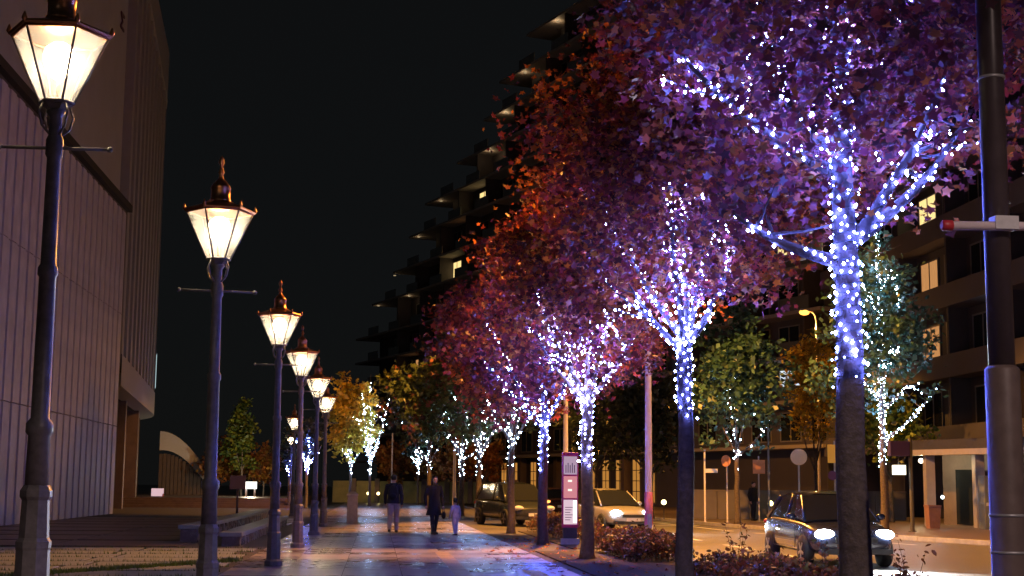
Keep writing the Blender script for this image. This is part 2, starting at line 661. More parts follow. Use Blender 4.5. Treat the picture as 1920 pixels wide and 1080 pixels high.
def band(name, o0, o1, z0, z1f, mt):
    m_ = MB()
    st = [k * 2.0 for k in range(27)]
    for a_, b_ in zip(st[:-1], st[1:]):
        vs = [hp(a_, o0, z0), hp(b_, o0, z0), hp(b_, o1, z0), hp(a_, o1, z0), hp(a_, o0, z1f(a_)), hp(b_, o0, z1f(b_)), hp(b_, o1, z1f(b_)), hp(a_, o1, z1f(a_))]
        m_.add(vs, [(0, 3, 2, 1), (4, 5, 6, 7), (0, 1, 5, 4), (2, 3, 7, 6)])
    vs = [hp(52, o0, z0), hp(52, o1, z0), hp(52, o1, z1f(52)), hp(52, o0, z1f(52))]
    m_.add(vs, [(0, 1, 2, 3)])
    return m_.build(name, mt, hall)


band('finned_block', -12, -.9, 6.1, lambda q: ztop(q) + .5, 'dark_recess')
band('soffit_band', -.899, .05, 6.0, lambda q: 7.5, 'fin_metal')
band('roof_coping', -.899, .06, 27.9, lambda q: ztop(q) + .6, 'fin_metal')
nf = 18
for k in range(nf):
    s = .2 + k * (aL - 1.4) / (nf - 1)
    wall_prism('fin', s, s + 1.25, -.898, 0, 7.5, 27.9, 'fin_metal', hall)
wall_prism('lit_strip', 30.5, 31.7, .052, .07, 7.9, 10.2, emat('strip_cool', (.7, .95, 1), .5), hall)
wall_prism('corner_strip', 38.0, 38.3, .062, .09, 7.6, 11.5, MATS['strip_cool'], hall)
wall_prism('recess_wall', .3, 28, -9, -8.6, -.15, 6.05, 'dark_recess', hall)
for s in (13, 24, 35):
    wall_prism('column', s, s + .95, -1.6, -.6, -.15, 5.98, 'brown_cladding', hall)
wall_prism('lit_sign', 12, 13.4, -8.58, -8.5, 3.6, 5.3, emat('sign_yellow', (.9, .85, .3), .7), hall)
wall_prism('lit_sign', 12, 13.6, -8.58, -8.5, 2.5, 2.8, MATS['sign_yellow'], hall)
fc = bpy.data.curves.new('letter', 'FONT')
fc.body = 'M'
fc.size = 1.25
fc.extrude = .03
fc.align_x = 'CENTER'
fc.materials.append(MATS['sign_ink'])
tmp = bpy.data.objects.new('tmp', fc)
COL.objects.link(tmp)
bpy.context.view_layer.update()
lme = bpy.data.meshes.new_from_object(tmp.evaluated_get(bpy.context.evaluated_depsgraph_get()))
bpy.data.objects.remove(tmp)
lo = bpy.data.objects.new('letter', lme)
COL.objects.link(lo)
lo.parent = hall
lo.location = (-.5, 28.2, 23.2)
lo.rotation_euler = (PI / 2, -PI / 2, PI / 2)
# poster stand under the overhang, and the sloping white ramp wall beyond
t = thing('poster_stand', 'small white lit poster board on a dark stand under the hall overhang', 'sign', (-15.1, 103, 0))
MB().span((-.5, -.05, -.02), (.5, .05, .35)).build('stand', 'dark_recess', t)
MB().span((-.42, -.09, .22), (.42, -.052, 1.05)).build('poster', mat('poster_white', (.8, .7, .78), .5, emit=(1, .75, .9), estr=.35), t)
t = thing('ramp_wall', 'curved white sloping parapet on a brown ribbed ramp wall', 'ramp', (-17, 116, -.02))
pts = [(i / 14 * 4.2, 3.9 * math.sin((1 - i / 14) * PI / 2) ** .9 + 1.6) for i in range(15)]
vs, fs = [], []
for x, z in pts:
    vs += [(x, 0, z - 1.0 - .5 * (1 - x / 4.2)), (x, 0, z), (x, .25, z), (x, .25, z - 1.0 - .5 * (1 - x / 4.2))]
for i in range(14):
    for k in range(4):
        a, b = i * 4 + k, i * 4 + (k + 1) % 4
        fs.append((a, a + 4, b + 4, b))
fs += [(0, 1, 2, 3), tuple(56 + k for k in (3, 2, 1, 0))]
MB().add(vs, fs).build('parapet', 'white_panel', t)
for i in range(14):
    x = i * .3
    z = 3.9 * math.sin((1 - x / 4.2) * PI / 2) ** .9 + 1.6 - 1.0 - .5 * (1 - x / 4.2)
    MB().span((x + .01, .02, 0), (x + .27, .24, max(.4, z - .28))).build('cladding_board', 'brown_cladding', t)
MB().span((0, .06, 0), (4.2, .2, .6)).build('base', 'dark_recess', t)
t = thing('traffic_cone', 'red traffic cone standing before the brown ramp wall', 'cone', (-14.3, 100, -.02))
MB().lathe([(.2, .03), (.13, .06), (.03, .72), (.02, .74)], n=12).build('cone', 'red_plastic', t)
MB().span((-.22, -.22, 0), (.22, .22, .035)).build('base', 'red_plastic', t)

# ------------------------------------------------------------------ apartment buildings
def win_mesh(wd, h):
    fr = MB()
    for a in (-wd / 2, 0, wd / 2):
        fr.span((a - .04, -.06, -h / 2), (a + .04, 0, h / 2))
    fr.span((-wd / 2 - .04, -.062, h / 2), (wd / 2 + .04, .0, h / 2 + .08))
    fr.span((-wd / 2 - .04, -.062, -h / 2 - .08), (wd / 2 + .04, .0, -h / 2))
    p = MB().span((-wd / 2 + .04, -.03, -h / 2), (-.04, -.012, h / 2)).span((.04, -.03, -h / 2), (wd / 2 - .04, -.012, h / 2))
    return fr, p


def windowed(bld, cols, rows_, lit, wd, h):
    """local frame: facade in the xz plane facing -y"""
    fr, p = win_mesh(wd, h)
    fme = fr.mesh('window', 'window_frame')
    pmes = {None: p.mesh('pane', 'dark_glass'), 'y': p.mesh('pane', WARMWIN), 'o': p.mesh('pane', ORANGEWIN), 'c': p.mesh('pane', COOLWIN)}
    for ri, z in enumerate(rows_):
        for ci, x in enumerate(cols(ri)):
            f = link('window', fme, bld, (x, 0, z))
            link('pane', pmes[lit.get((ri, ci))], f)


# building A, terraced: facade from P0 along d; local x runs along the facade
ang = math.atan2(-.94, .342)                  # local +x points from far to near
bA = thing('terraced_apartments', 'long dark terraced apartment block stepping down behind the trees', 'building', (15.6, 117, 0), ang)
# local x = -s ; local -y faces the street
ends = {0: 52.9, 1: 52.9, 2: 52.9, 3: 52.9, 4: 52.9, 5: 52.9, 6: 47.7, 7: 41.1, 8: 36.5, 9: 32.1, 10: 23.8, 11: 17.4, 12: 13.9, 13: 8.2}
zs = [3.9, 6.7, 9.5, 12.3, 15.1, 17.9, 21.4, 24.2, 27.4, 30.2, 32.9, 35.8, 38.6, 41.5]
xr = 33.5
me_rail = MB()
for k in range(16):
    me_rail.span((-1.5 + k * .2, -.02, 0), (-1.46 + k * .2, .02, 1.0))
me_rail.span((-1.55, -.03, 1.0), (1.55, .03, 1.06))
for i, z in enumerate(zs):
    e = ends[i]
    zlow = zs[i - 1] + .22 if i else -.15
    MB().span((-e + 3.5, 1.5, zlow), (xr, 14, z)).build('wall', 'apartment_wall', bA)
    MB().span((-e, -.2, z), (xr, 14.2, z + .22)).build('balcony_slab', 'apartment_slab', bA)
    if 1 <= i < 13:
        for x0 in np.arange(-e + 4, xr - 3, 6.5):
            MB().span((x0, -.1, z + .22), (x0 + 3.1, -.02, z + 1.1)).build('balcony_panel', 'balcony_glass', bA)
        for x0 in np.arange(-e + 12.9, xr, 6.5):
            MB().span((x0, -.05, z + .22), (x0 + .18, 1.5, zs[i + 1])).build('party_wall', 'apartment_wall', bA)
rowsA = [(zs[i] + zs[i + 1]) / 2 + .05 for i in range(0, 13)]
holder = rowsA


def colsA(ri):
    e = ends[ri + 1]
    return [xr - 2.2 - k * 3.25 for k in range(int((e + xr - 8) / 3.25))]


wA = {(6, 18): 'y', (3, 21): 'o', (7, 17): 'o', (8, 16): 'y', (2, 8): 'o', (4, 9): 'y', (4, 0): 'y', (4, 1): 'y', (1, 0): 'c', (1, 1): 'c', (5, 22): 'y', (10, 14): 'y', (11, 13): 'y'}
sub = bpy.data.objects.new('facade', None)
COL.objects.link(sub)
sub.parent = bA
sub.location = (0, 1.49, 0)
fr, p = win_mesh(2.2, 1.75)
fme = fr.mesh('window', 'window_frame')
pm = {None: p.mesh('pane', 'dark_glass'), 'y': p.mesh('pane', WARMWIN), 'o': p.mesh('pane', ORANGEWIN), 'c': p.mesh('pane', COOLWIN)}
bpy.data.objects.remove(sub)
for ri, z in enumerate(rowsA):
    for ci, x in enumerate(colsA(ri)):
        f = link('window', fme, bA, (x, 1.49, z))
        link('pane', pm[wA.get((ri, ci))], f)
# lobby windows on the street level, amber
me = MB().span((-.55, -.05, .3), (.55, 0, 3.5)).mesh('lobby_window', AMBERWIN)
mu = MB()
for z in (1.1, 1.9, 2.7):
    mu.span((-.55, -.09, z - .03), (.55, -.052, z + .03))
mu.span((-.03, -.088, .3), (.03, -.053, 3.5)).span((-.62, -.1, .2), (-.55, 0, 3.6)).span((.55, -.1, .2), (.62, 0, 3.6))
mume = mu.mesh('mullion', 'window_frame')
for s in (15.5, 13.2, 9.4, 7.4, 1.2, -1.4, -3.6, -5.8, -8.4, -10.6):
    o = link('lobby_window', me, bA, (-s, 1.48, 0))
    link('mullion', mume, o)
for s in (17, 11.3, 4.3, -.1, -7.1):
    MB().span((-s - .3, .9, -.15), (-s + .3, 1.5, 3.88)).build('pilaster', 'brown_cladding', bA)

# balcony ceiling lamps that are switched on
for i, ss, e_ in ((5, 37.5, 90), (5, 47, 40), (10, 13.5, 110), (9, 17, 90), (11, 9.5, 70), (12, 3, 110), (8, 29, 60), (7, 35, 60), (6, 42, 60)):
    o = MB().lathe([(.12, -.07), (.15, -.03), (.15, 0)], n=10).build('balcony_lamp', emat('balcony_glow', (1, .75, .42), .25), bA)
    o.location = (-ss, .35, zs[i + 1])
    lamp('balcony_light', 'POINT', e_ * (.05 if ss > 20 else .12), (1, .68, .34), (-ss, .3, zs[i + 1] - .3), bA, .1)

# building B, along the far side of the road: face x=28, y 44..86
bB = thing('apartment_block', 'dark apartment block with pale balcony bands above the shop canopy', 'building', (28, 86, 0), -PI / 2)
# local x: 0..42 runs towards -Y (near); local -y -> -X, faces the street
LB = 46
fl = [5.4 + 3.4 * k for k in range(9)]
mat('block_wall', (.05, .045, .055), .7, noise=.15, nscale=.5)
mat('block_band', (.10, .09, .11), .7, noise=.15, nscale=.6)
MB().span((0, .3, -.15), (LB, 14, 34)).build('wall', 'block_wall', bB)
for z in fl:
    MB().span((0, -.9, z - 2.05), (LB, .3, z - 1.85)).build('balcony_slab', 'block_band', bB)
    MB().span((0, -.9, z - 1.85), (LB, -.78, z - .95)).build('balcony_parapet', 'block_band', bB)
for x in np.arange(0, LB + .1, 6.4):
    MB().span((x - .1, -.7, .0), (x + .1, .3, 33.5)).build('party_wall', 'block_wall', bB)
MB().span((-.1, -1, 33.7), (LB + .1, 14.1, 34.3)).build('roof', 'block_band', bB)
fr, p = win_mesh(2.3, 1.9)
fme = fr.mesh('window', 'window_frame')
pm = {None: p.mesh('pane', 'dark_glass'), 'y': p.mesh('pane', WARMWIN), 'o': p.mesh('pane', ORANGEWIN), 'c': p.mesh('pane', COOLWIN)}
litB = {(3, 3): 'y', (3, 4): 'y', (2, 4): 'o', (2, 5): 'o', (1, 4): 'o', (6, 4): 'y', (1, 7): 'c'}
for ri, z in enumerate(fl):
    for k in range(14):
        f = link('window', fme, bB, (1.9 + k * 3.2, .29, z - .1))
        link('pane', pm[litB.get((ri, k))], f)

# ------------------------------------------------------------------ lamp posts with hexagonal lanterns
def make_lamp_post():
    t = thing('lamp_post', 'dark iron lamp post with lit hexagonal lantern, in the promenade row', 'lamp post', group='lamp posts along the promenade')
    MB().lathe([(.165, -.02), (.165, .08), (.128, .11), (.122, .50), (.128, .52), (.128, .56), (.108, .59), (.10, .86), (.116, .885), (.116, .93), (.09, .97)], n=8, smooth=False, off=PI / 8).build('base', 'lamp_iron', t)
    MB().lathe([(.086, .95), (.080, 1.33), (.10, 1.355), (.10, 1.42), (.068, 1.46), (.063, 2.51), (.075, 2.53), (.075, 2.58), (.058, 2.61), (.052, 3.42), (.066, 3.45), (.066, 3.56), (.05, 3.6), (.047, 3.74), (.075, 3.78), (.05, 3.81)], n=16).build('pole', 'lamp_iron', t)
    bar = MB().tube([(-.40, 0, 3.5), (.40, 0, 3.5)], .013, 8)
    for s in (-1, 1):
        bar.ball((s * .41, 0, 3.5), .024, 8, 6)
    bar.build('ladder_bar', 'lamp_iron', t)
    hexa = [(math.cos(k * PI / 3), math.sin(k * PI / 3)) for k in range(6)]
    R0, R1, Z0, Z1 = .125, .36, 3.85, 4.37
    # frame: bars between panes, rings top and bottom
    for k in range(6):
        c, s = hexa[k]
        MB().tube([(c * R0, s * R0, Z0), (c * R1, s * R1, Z1)], .0095, 6).build('frame_bar', 'lamp_iron', t)
    for (r, z, rr) in ((R0, Z0, .016), (R1, Z1, .014)):
        MB().tube([(hexa[k % 6][0] * r, hexa[k % 6][1] * r, z) for k in range(7)], rr, 6, caps=False).build('ring', 'copper' if r == R1 else 'lamp_iron', t)
    for k in range(6):
        a, b = hexa[k], hexa[(k + 1) % 6]
        q = .965
        vs = [(a[0] * R0 * q, a[1] * R0 * q, Z0), (b[0] * R0 * q, b[1] * R0 * q, Z0), (b[0] * R1 * q, b[1] * R1 * q, Z1 - .005), (a[0] * R1 * q, a[1] * R1 * q, Z1 - .005)]
        MB().add(vs, [(0, 1, 2, 3)]).build('pane', PANE, t)
    # floor of the lantern and cradle arms
    MB().lathe([(.06, 3.79), (.115, 3.83), (.115, 3.85), (.05, 3.86)], n=6, smooth=False).build('floor_plate', 'lamp_iron', t)
    for k in range(4):
        a = PI / 4 + k * PI / 2
        MB().tube([(.05 * math.cos(a), .05 * math.sin(a), 3.60), (.12 * math.cos(a), .12 * math.sin(a), 3.66), (.15 * math.cos(a), .15 * math.sin(a), 3.76), (.115 * math.cos(a), .115 * math.sin(a), 3.84)], .009, 6).build('cradle_arm', 'lamp_iron', t)
    rf = MB().lathe([(.385, 4.375), (.395, 4.39), (.385, 4.405), (.25, 4.45), (.17, 4.475), (.14, 4.50)], n=6, smooth=False).build('roof', 'copper', t)
    for k in range(6):
        c, s = hexa[k]
        MB().lathe([(.012, 0), (.022, .02), (.012, .05), (.004, .07)], (c * .385, s * .385, 4.39), n=6).build('corner_knob', 'copper', rf)
    MB().lathe([(.118, 4.48), (.118, 4.52), (.106, 4.53), (.106, 4.64), (.112, 4.65), (.10, 4.68), (.06, 4.73), (.03, 4.76), (.022, 4.80), (.036, 4.83), (.022, 4.86), (.014, 4.90), (.034, 4.94), (.026, 4.98), (.004, 5.02)], n=14).build('chimney', 'copper', t)
    # burner: two glowing mantles
    MB().lathe([(.03, 0), (.085, .05), (.115, .12), (.12, .18), (.10, .24), (.05, .28), (.01, .285)], (0, 0, 4.04), n=16).build('globe', MANTLE, t)
    MB().tube([(0, 0, 3.85), (0, 0, 4.05)], .014, 6).build('burner_stem', 'copper', t)
    lamp('lantern_light', 'POINT', 290, (1, .80, .50), (0, 0, 4.19), t, .13)
    return t


LP = [(-2.48, 10.95), (-1.78, 15.93), (-1.75, 25.74), (-1.72, 33.07), (-1.70, 41.14), (-1.75, 49.97)]
lp0 = make_lamp_post()
ORD = ('sixth', 'fifth', 'fourth', 'third', 'second', 'first')
lp0['label'] = 'dark iron lamp post with lit hexagonal lantern, sixth from the stone pillar'
for k, (x, y) in enumerate(LP[1:] + [(-3.7, 66), (-5.3, 91)]):
    o = copy_tree(lp0)
    o.location = (x, y, 0)
    o.rotation_euler = (rng.uniform(-.006, .006), rng.uniform(-.006, .006), rng.uniform(-.2, .2))
    for c in o.children:
        if c.type == 'LIGHT':
            c.data = c.data.copy()
            c.data.energy *= rng.uniform(.75, 1.2)
    if k < 5:
        o['label'] = 'dark iron lamp post with lit hexagonal lantern, %s from the stone pillar' % ORD[k + 1]
    elif k < 7:
        o['label'] = ('far lamp post with lit lantern near the brown notice board', 'farthest lamp post with lit lantern near the small blue-lit trees')[k - 5]
        o['group'] = 'far lamp posts on the plaza'


lp0.location = (*LP[0], .41)
lp0['label'] = 'dark iron lamp post with lit lantern on a stone plinth, sixth from the stone pillar'
MB().lathe([(.36, -.43), (.36, -.05), (.31, -.012)], n=4, smooth=False, off=PI / 4).build('plinth', 'kerb_stone', lp0, bevel=.01)

# ------------------------------------------------------------------ street furniture
t = thing('steel_pole', 'thick brown steel pole with pale cross arm and red end cap beside the planting', 'pole', (4.66, 10.4, 0))
MB().lathe([(.19, .0), (.19, .03), (.128, .035), (.128, 2.30), (.10, 2.33)], n=24).build('lower_pole', 'steel_paint', t)
MB().lathe([(.098, 2.32), (.096, 5), (.09, 8.2), (.05, 8.25)], n=24).build('upper_pole', mat('pole_dark', (.06, .045, .05), .35, noise=.15, nscale=8), t)
for z in (.95, 1.22, 4.55):
    MB().lathe([(.10, z - .012), (.133 if z < 2 else .106, z - .01), (.133 if z < 2 else .106, z + .01), (.10, z + .012)], n=24).build('band', 'galvanised', t)
for a in range(4):
    MB().lathe([(.018, .03), (.018, .06), (.006, .062)], (.155 * math.cos(a * PI / 2 + .6), .155 * math.sin(a * PI / 2 + .6), 0), n=6, smooth=False).build('bolt', 'galvanised', t)
arm = MB().tube([(-.46, -.15, 3.36), (2.4, -.15, 3.40)], .034, 16).build('cross_arm', 'arm_paint', t)
MB().lathe([(.036, -.05), (.042, -.045), (.042, .02), (.03, .035)], n=14).build('end_cap', 'red_plastic', arm)
cap = arm.children[0]
cap.rotation_euler = (0, -PI / 2, 0)
cap.location = (-.46, -.15, 3.36)
MB().span((-.09, -.19, 3.34), (.09, -.07, 3.44)).build('clamp', 'galvanised', t)


def make_street_light(E=16000):
    t = thing('street_light', '', 'street light', group='tall street lights')
    MB().lathe([(.16, 0), (.16, .02), (.098, .03), (.094, 1.0), (.088, 1.02), (.055, 10.6), (.045, 10.9)], n=14).build('pole', 'white_metal', t)
    MB().span((-.05, -.125, .45), (.05, -.09, .8)).build('access_door', 'galvanised', t)
    MB().tube([(0, 0, 10.75), (.05, 0, 11.1), (.2, 0, 11.32), (.5, 0, 11.4)], [.045, .042, .038, .035], 8).build('arm', 'white_metal', t)
    h = MB().add([(.4, -.12, 11.36), (.95, -.15, 11.40), (.95, .15, 11.40), (.4, .12, 11.36), (.45, -.07, 11.5), (.9, -.09, 11.5), (.9, .09, 11.5), (.45, .07, 11.5)],
                 [(0, 3, 2, 1), (4, 5, 6, 7), (0, 1, 5, 4), (1, 2, 6, 5), (2, 3, 7, 6), (3, 0, 4, 7)]).build('lamp_head', 'white_metal', t)
    MB().ball((.68, 0, 11.30), (.30, .20, .16), 12, 8).build('lens', SODIUM, h)
    lamp('sodium_light', 'SPOT', E, (1, .40, .06), (.68, 0, 11.0), t, .12, math.radians(150), .15, (0, math.radians(-15), 0))
    lamp('sodium_spill', 'POINT', E * .006, (1, .42, .08), (.68, 0, 11.02), t, .12)
    return t


sl = make_street_light()
sl.location = (6.36, 33.6, -.01)
sl['label'] = 'tall pale street light pole with pink sticker beside the road hedge'
MB().lathe([(.098, .55), (.101, .56), (.098, 1.3), (.09, 1.31)], n=14).build('sticker_sleeve', mat('sleeve_pink', (.75, .25, .33), .6, noise=.1), sl)
s2 = copy_tree(sl)
for c in list(s2.children):
    if c.name.startswith('sticker'):
        bpy.data.objects.remove(c)
for k, (x, y, rz, lab) in enumerate(((24.6, 79, PI, 'tall street light with orange lamp beside the round sign'),
                                     (4.3, 80, PI / 2 - .1, 'tall street light beyond the last trees of the promenade'),
                                     (6.36, 48.6, 0, 'tall street light rising behind the bus stop sign'),
                                     (6.4, -6, 0, 'added street light out of view, brightening the thick steel pole and its arm'))):
    o = s2 if k == 0 else copy_tree(s2)
    o.location = (x, y, -.01)
    o.rotation_euler.z = rz
    o['label'] = lab
    if k != 2:                                  # weaker lamps; the last one is added out of view to light the pole
        for c in o.children:
            if c.type == 'LIGHT':
                c.data = c.data.copy()
                sp_ = c.name.startswith('sodium_spill')
                c.data.energy = ((2600, 200), (6000, 200), None, (3200, 30))[k][sp_]
                if k == 3:
                    c.data.color = (1, .72, .66)

# the kerbside fittings are turned along the road
for o_, ax, en in ((sl, (.34, -.30, -.9), 7000),):
    for c in o_.children:
        if c.type == 'LIGHT' and c.data.type == 'SPOT':
            c.data = c.data.copy()
            c.data.energy = en
            c.rotation_euler = Vector(ax).to_track_quat('-Z', 'Y').to_euler()
for o_ in S.objects:
    if o_.get('label') == 'tall street light rising behind the bus stop sign':
        for c in o_.children:
            if c.type == 'LIGHT' and c.data.type == 'SPOT':
                c.data = c.data.copy()
                c.data.energy = 14000
                c.data.spot_size = math.radians(130)
                c.rotation_euler = Vector((.42, -.1, -.9)).to_track_quat('-Z', 'Y').to_euler()
# bus stop sign, internally lit
t = thing('bus_stop_sign', 'lit magenta-framed bus stop sign with three stacked panels', 'bus stop sign', (4.72, 35.2, 0))
MB().span((-.22, -.08, .02), (.22, .08, .16)).build('foot', 'galvanised', t)
MB().span((-.17, -.04, .16), (.17, .04, .42)).build('leg', 'canopy_dark', t)
MB().span((-.2, -.05, .42), (.2, .05, 2.24)).build('frame', 'sign_magenta', t, bevel=.01)
for (z0, z1, c, e, nm) in ((1.70, 2.14, (.80, .55, .75), .36, 'route_panel'), (1.13, 1.66, (1, .36, .42), .42, 'map_panel'), (.50, 1.09, (1, .72, .84), .5, 'timetable_panel')):
    MB().span((-.165, -.06, z0), (.165, -.0505, z1)).build(nm, emat('sign_' + nm, c, e), t)
ink = MB()
for k in range(5):
    ink.span((-.12 + k * .052, -.0635, 1.74), (-.10 + k * .052, -.0605, 1.93 + .05 * (k % 2)))
ink.build('lettering', 'sign_ink', t)
ink = MB()
for k in range(6):
    ink.span((-.13, -.0635, .6 + k * .06), (.0 + .03 * (k % 3), -.0605, .615 + k * .06))
ink.build('lettering', 'sign_ink', t)
MB().span((.07, -.064, .54), (.16, -.0606, 1.07)).build('bright_strip', emat('sign_white', (1, .97, .98), 1.6), t)
for z in (1.30, 1.52):
    MB().span((-.06, -.064, z), (.04, -.0606, z + .05)).build('map_mark', emat('mark_pale', (1, .8, .7), .9), t)
# stone pillar on the promenade, white marker post
t = thing('stone_pillar', 'waist-high beige stone pillar with a bevelled cap on the promenade', 'pillar', (-.84, 53.56, 0))
MB().span((-.19, -.19, -.01), (.19, .19, 1.0)).build('shaft', 'pillar_stone', t, bevel=.015)
MB().lathe([(.30, 1.0), (.30, 1.06), (.12, 1.17)], n=4, smooth=False, off=PI / 4).build('cap', 'pillar_stone', t)
t = thing('marker_post', 'short white marker post beside the bus stop and hedge', 'bollard', (4.6, 31.2, 0))
MB().lathe([(.07, 0), (.07, .6), (.05, .66), (.02, .68)], n=10).build('post', 'white_metal', t)
MB().lathe([(.072, .42), (.073, .43), (.073, .5), (.072, .51)], n=10).build('reflector', 'plate_white', t)

# signs and posts across the road
def post(name, lab, cat, x, y, h, r=.04, mt='white_metal'):
    t = thing(name, lab, cat, (x, y, -.01))
    MB().lathe([(r * 2, 0), (r * 2, .02), (r, .03), (r, h), (r * .4, h + .02)], n=10).build('post', mt, t)
    return t


t = post('round_sign', 'round pale traffic sign on a post with a yellow base', 'traffic sign', 17.8, 60, 2.9)
o = MB().lathe([(.34, -.012), (.35, 0), (.34, .012)], n=24).build('sign_disc', 'sign_pale', t)
o.rotation_euler = (PI / 2, 0, -.25)
o.location = (-.01, -.06, 2.75)
MB().lathe([(.30, .02), (.30, .10), (.12, .17)], n=16).build('base', mat('base_yellow', (.75, .5, .08), .5), t)
t = post('board_sign', 'orange square board sign on a slim post', 'sign', 16.6, 62, 2.8, .035)
MB().span((-.27, -.06, 2.05), (.27, -.04, 2.65)).build('board', 'sign_orange', t)
t = post('slim_pole', 'tall slim grey pole beside the orange board', 'pole', 16.55, 60.2, 4.2, .045, 'galvanised')
MB().lathe([(.06, 2.0), (.06, 2.15)], n=10).build('collar', 'galvanised', t)
t = post('slim_pole', 'slim pale pole before the ochre wall', 'pole', 1.2, 112, 5.4, .06)
MB().lathe([(.08, 1.2), (.08, 1.4)], n=10).build('collar', 'galvanised', t)
t = post('street_name_post', 'slim post with a small pale name board by the crossing', 'sign', 13.75, 60, 3.0, .04)
MB().span((-.02, -.03, 2.05), (.55, -.015, 2.22)).build('name_board', 'white_panel', t)
t = post('lane_sign', 'slim post with an orange disc beside the crossing', 'traffic sign', 14.7, 60, 2.75, .035)
o = MB().lathe([(.24, -.01), (.25, 0), (.24, .01)], n=20).build('sign_disc', 'sign_orange', t)
o.rotation_euler = (PI / 2, 0, -.9)
o.location = (-.05, -.05, 2.55)
t = post('banner_post', 'post with a narrow orange board over a purple disc', 'sign', 20.0, 62, 3.5, .04)
MB().span((-.32, -.06, 2.55), (.05, -.042, 3.35)).build('board', mat('board_amber', (.8, .38, .05), .5, emit=(1, .45, .05), estr=.12), t)
o = MB().lathe([(.19, -.01), (.20, 0), (.19, .01)], n=20).build('sign_disc', 'sign_purple', t)
o.rotation_euler = (PI / 2, 0, -.2)
o.location = (-.12, -.06, 2.0)
t = post('dark_lamp_pole', 'dark pole carrying a small bright box lamp by the shop', 'street lamp', 18.15, 48, 3.15, .075, 'canopy_dark')
MB().span((-.75, -.15, 2.55), (-.08, .15, 3.05)).build('sign_box', mat('sign_navy', (.05, .03, .12), .5), t)
MB().span((-.62, -.17, 1.92), (-.24, .1, 2.24)).build('lamp_box', emat('box_lamp', (1, .86, .6), 2.6), t)
MB().tube([(-.43, 0, 2.24), (-.43, 0, 2.56)], .02, 6).build('hanger', 'canopy_dark', t)
# grey boundary wall with panels
t = thing('boundary_wall', 'low grey panelled boundary wall behind the far pavement', 'wall', (14.2, 66, 0))
for k in range(7):
    MB().span((k * 1.5 + .01, 0, 0), (k * 1.5 + 1.48, .18, 1.25)).build('wall_panel', 'fence_grey', t)
MB().span((0, -.03, 1.25), (10.5, .21, 1.33)).build('coping', 'fence_grey', t)
t = thing('ochre_wall', 'long low ochre garden wall at the end of the promenade', 'wall', (-3.5, 119, -.01))
for k in range(8):
    MB().span((k * 1.9 + .02, 0, 0), (k * 1.9 + 1.5, .25, 1.75)).build('wall_panel', 'ochre_wall', t)
    MB().span((k * 1.9 + 1.52, -.05, 0), (k * 1.9 + 1.88, .3, 1.95)).build('pier', 'brown_cladding', t)
GL = ('right of the pair before the ochre wall', 'left of the pair before the ochre wall', 'behind the maroon car', 'beside the round traffic sign', 'under the dark evergreen')
for k, (x, y) in enumerate(((.2, 117), (-.6, 117.4), (8.0, 80), (17.8, 64.5), (13.2, 66))):
    t = thing('garden_lamp', 'short garden lamp with a glowing globe, ' + GL[k], 'garden lamp', (x, y, -.01), group='small garden lamps')
    MB().lathe([(.05, 0), (.03, .03), (.03, .62), (.05, .64)], n=8).build('stem', 'canopy_dark', t)
    MB().ball((0, 0, .75), .12, 10, 8).build('globe', emat('globe_warm', (1, .78, .3), 5), t)
t = thing('info_board', 'brown notice board on a single post on the plaza', 'sign', (-5.6, 60, -.01))
MB().lathe([(.05, 0), (.05, 1.55)], n=8).build('post', 'brown_cladding', t)
MB().span((-.32, -.07, 1.2), (.32, -.052, 1.75)).build('board', mat('board_brown', (.34, .2, .17), .6), t)
t = thing('gate_lantern', 'small white lantern box on two legs on the terrace', 'lantern', (-8.9, 105, .52))
MB().span((-.42, -.25, .55), (.42, .25, 1.05)).build('lamp_box', emat('box_white', (1, .95, .85), 1.5), t)
for s in (-.3, .3):
    MB().span((s - .06, -.06, 0), (s + .06, .06, .55)).build('leg', 'white_panel', t)
lamp('box_light', 'POINT', 420, (1, .85, .55), (0, -.1, 1.25), t, .2)

# shop pavilion across the road
sp = thing('shop_pavilion', 'single-storey shop with white columns and a dark flat canopy', 'shop', (20.8, 57.5, -.02))
MB().add([(0, 0, 3.0), (4.8, -12, 3.0), (9, -12, 3.0), (6.5, 2, 3.0), (0, 0, 3.38), (4.8, -12, 3.38), (9, -12, 3.38), (6.5, 2, 3.38)],
         [(0, 3, 2, 1), (4, 5, 6, 7), (0, 1, 5, 4), (1, 2, 6, 5), (2, 3, 7, 6), (3, 0, 4, 7)]).build('canopy', 'canopy_dark', sp)
MB().add([(-.05, -.05, 2.78), (4.7, -12, 2.78), (5.0, -12, 2.78), (.3, .05, 2.78), (-.05, -.05, 3.0), (4.7, -12, 3.0), (5.0, -12, 3.0), (.3, .05, 3.0)],
         [(0, 3, 2, 1), (4, 5, 6, 7), (0, 1, 5, 4), (1, 2, 6, 5), (2, 3, 7, 6), (3, 0, 4, 7)]).build('fascia', 'column_white', sp)
for k, (x, y) in enumerate(((.9, -1.6), (1.9, -4.0), (2.9, -6.6), (3.8, -9.2))):
    MB().span((x, y - .17, 0), (x + .36, y + .17, 2.78)).build('column', 'column_white', sp)
MB().add([(2.6, .8, 0), (7, -10.5, 0), (7.3, -10.3, 0), (2.9, 1, 0), (2.6, .8, 2.99), (7, -10.5, 2.99), (7.3, -10.3, 2.99), (2.9, 1, 2.99)],
         [(0, 3, 2, 1), (4, 5, 6, 7), (0, 1, 5, 4), (1, 2, 6, 5), (2, 3, 7, 6), (3, 0, 4, 7)]).build('shop_wall', 'brown_cladding', sp)
for k, (x, y) in enumerate(((3.0, -1.0), (4.6, -5.2), (5.7, -8.2))):
    MB().box((x, y, 1.15), (.08, 1.5, 2.2), .38).build('door', 'dark_glass', sp)
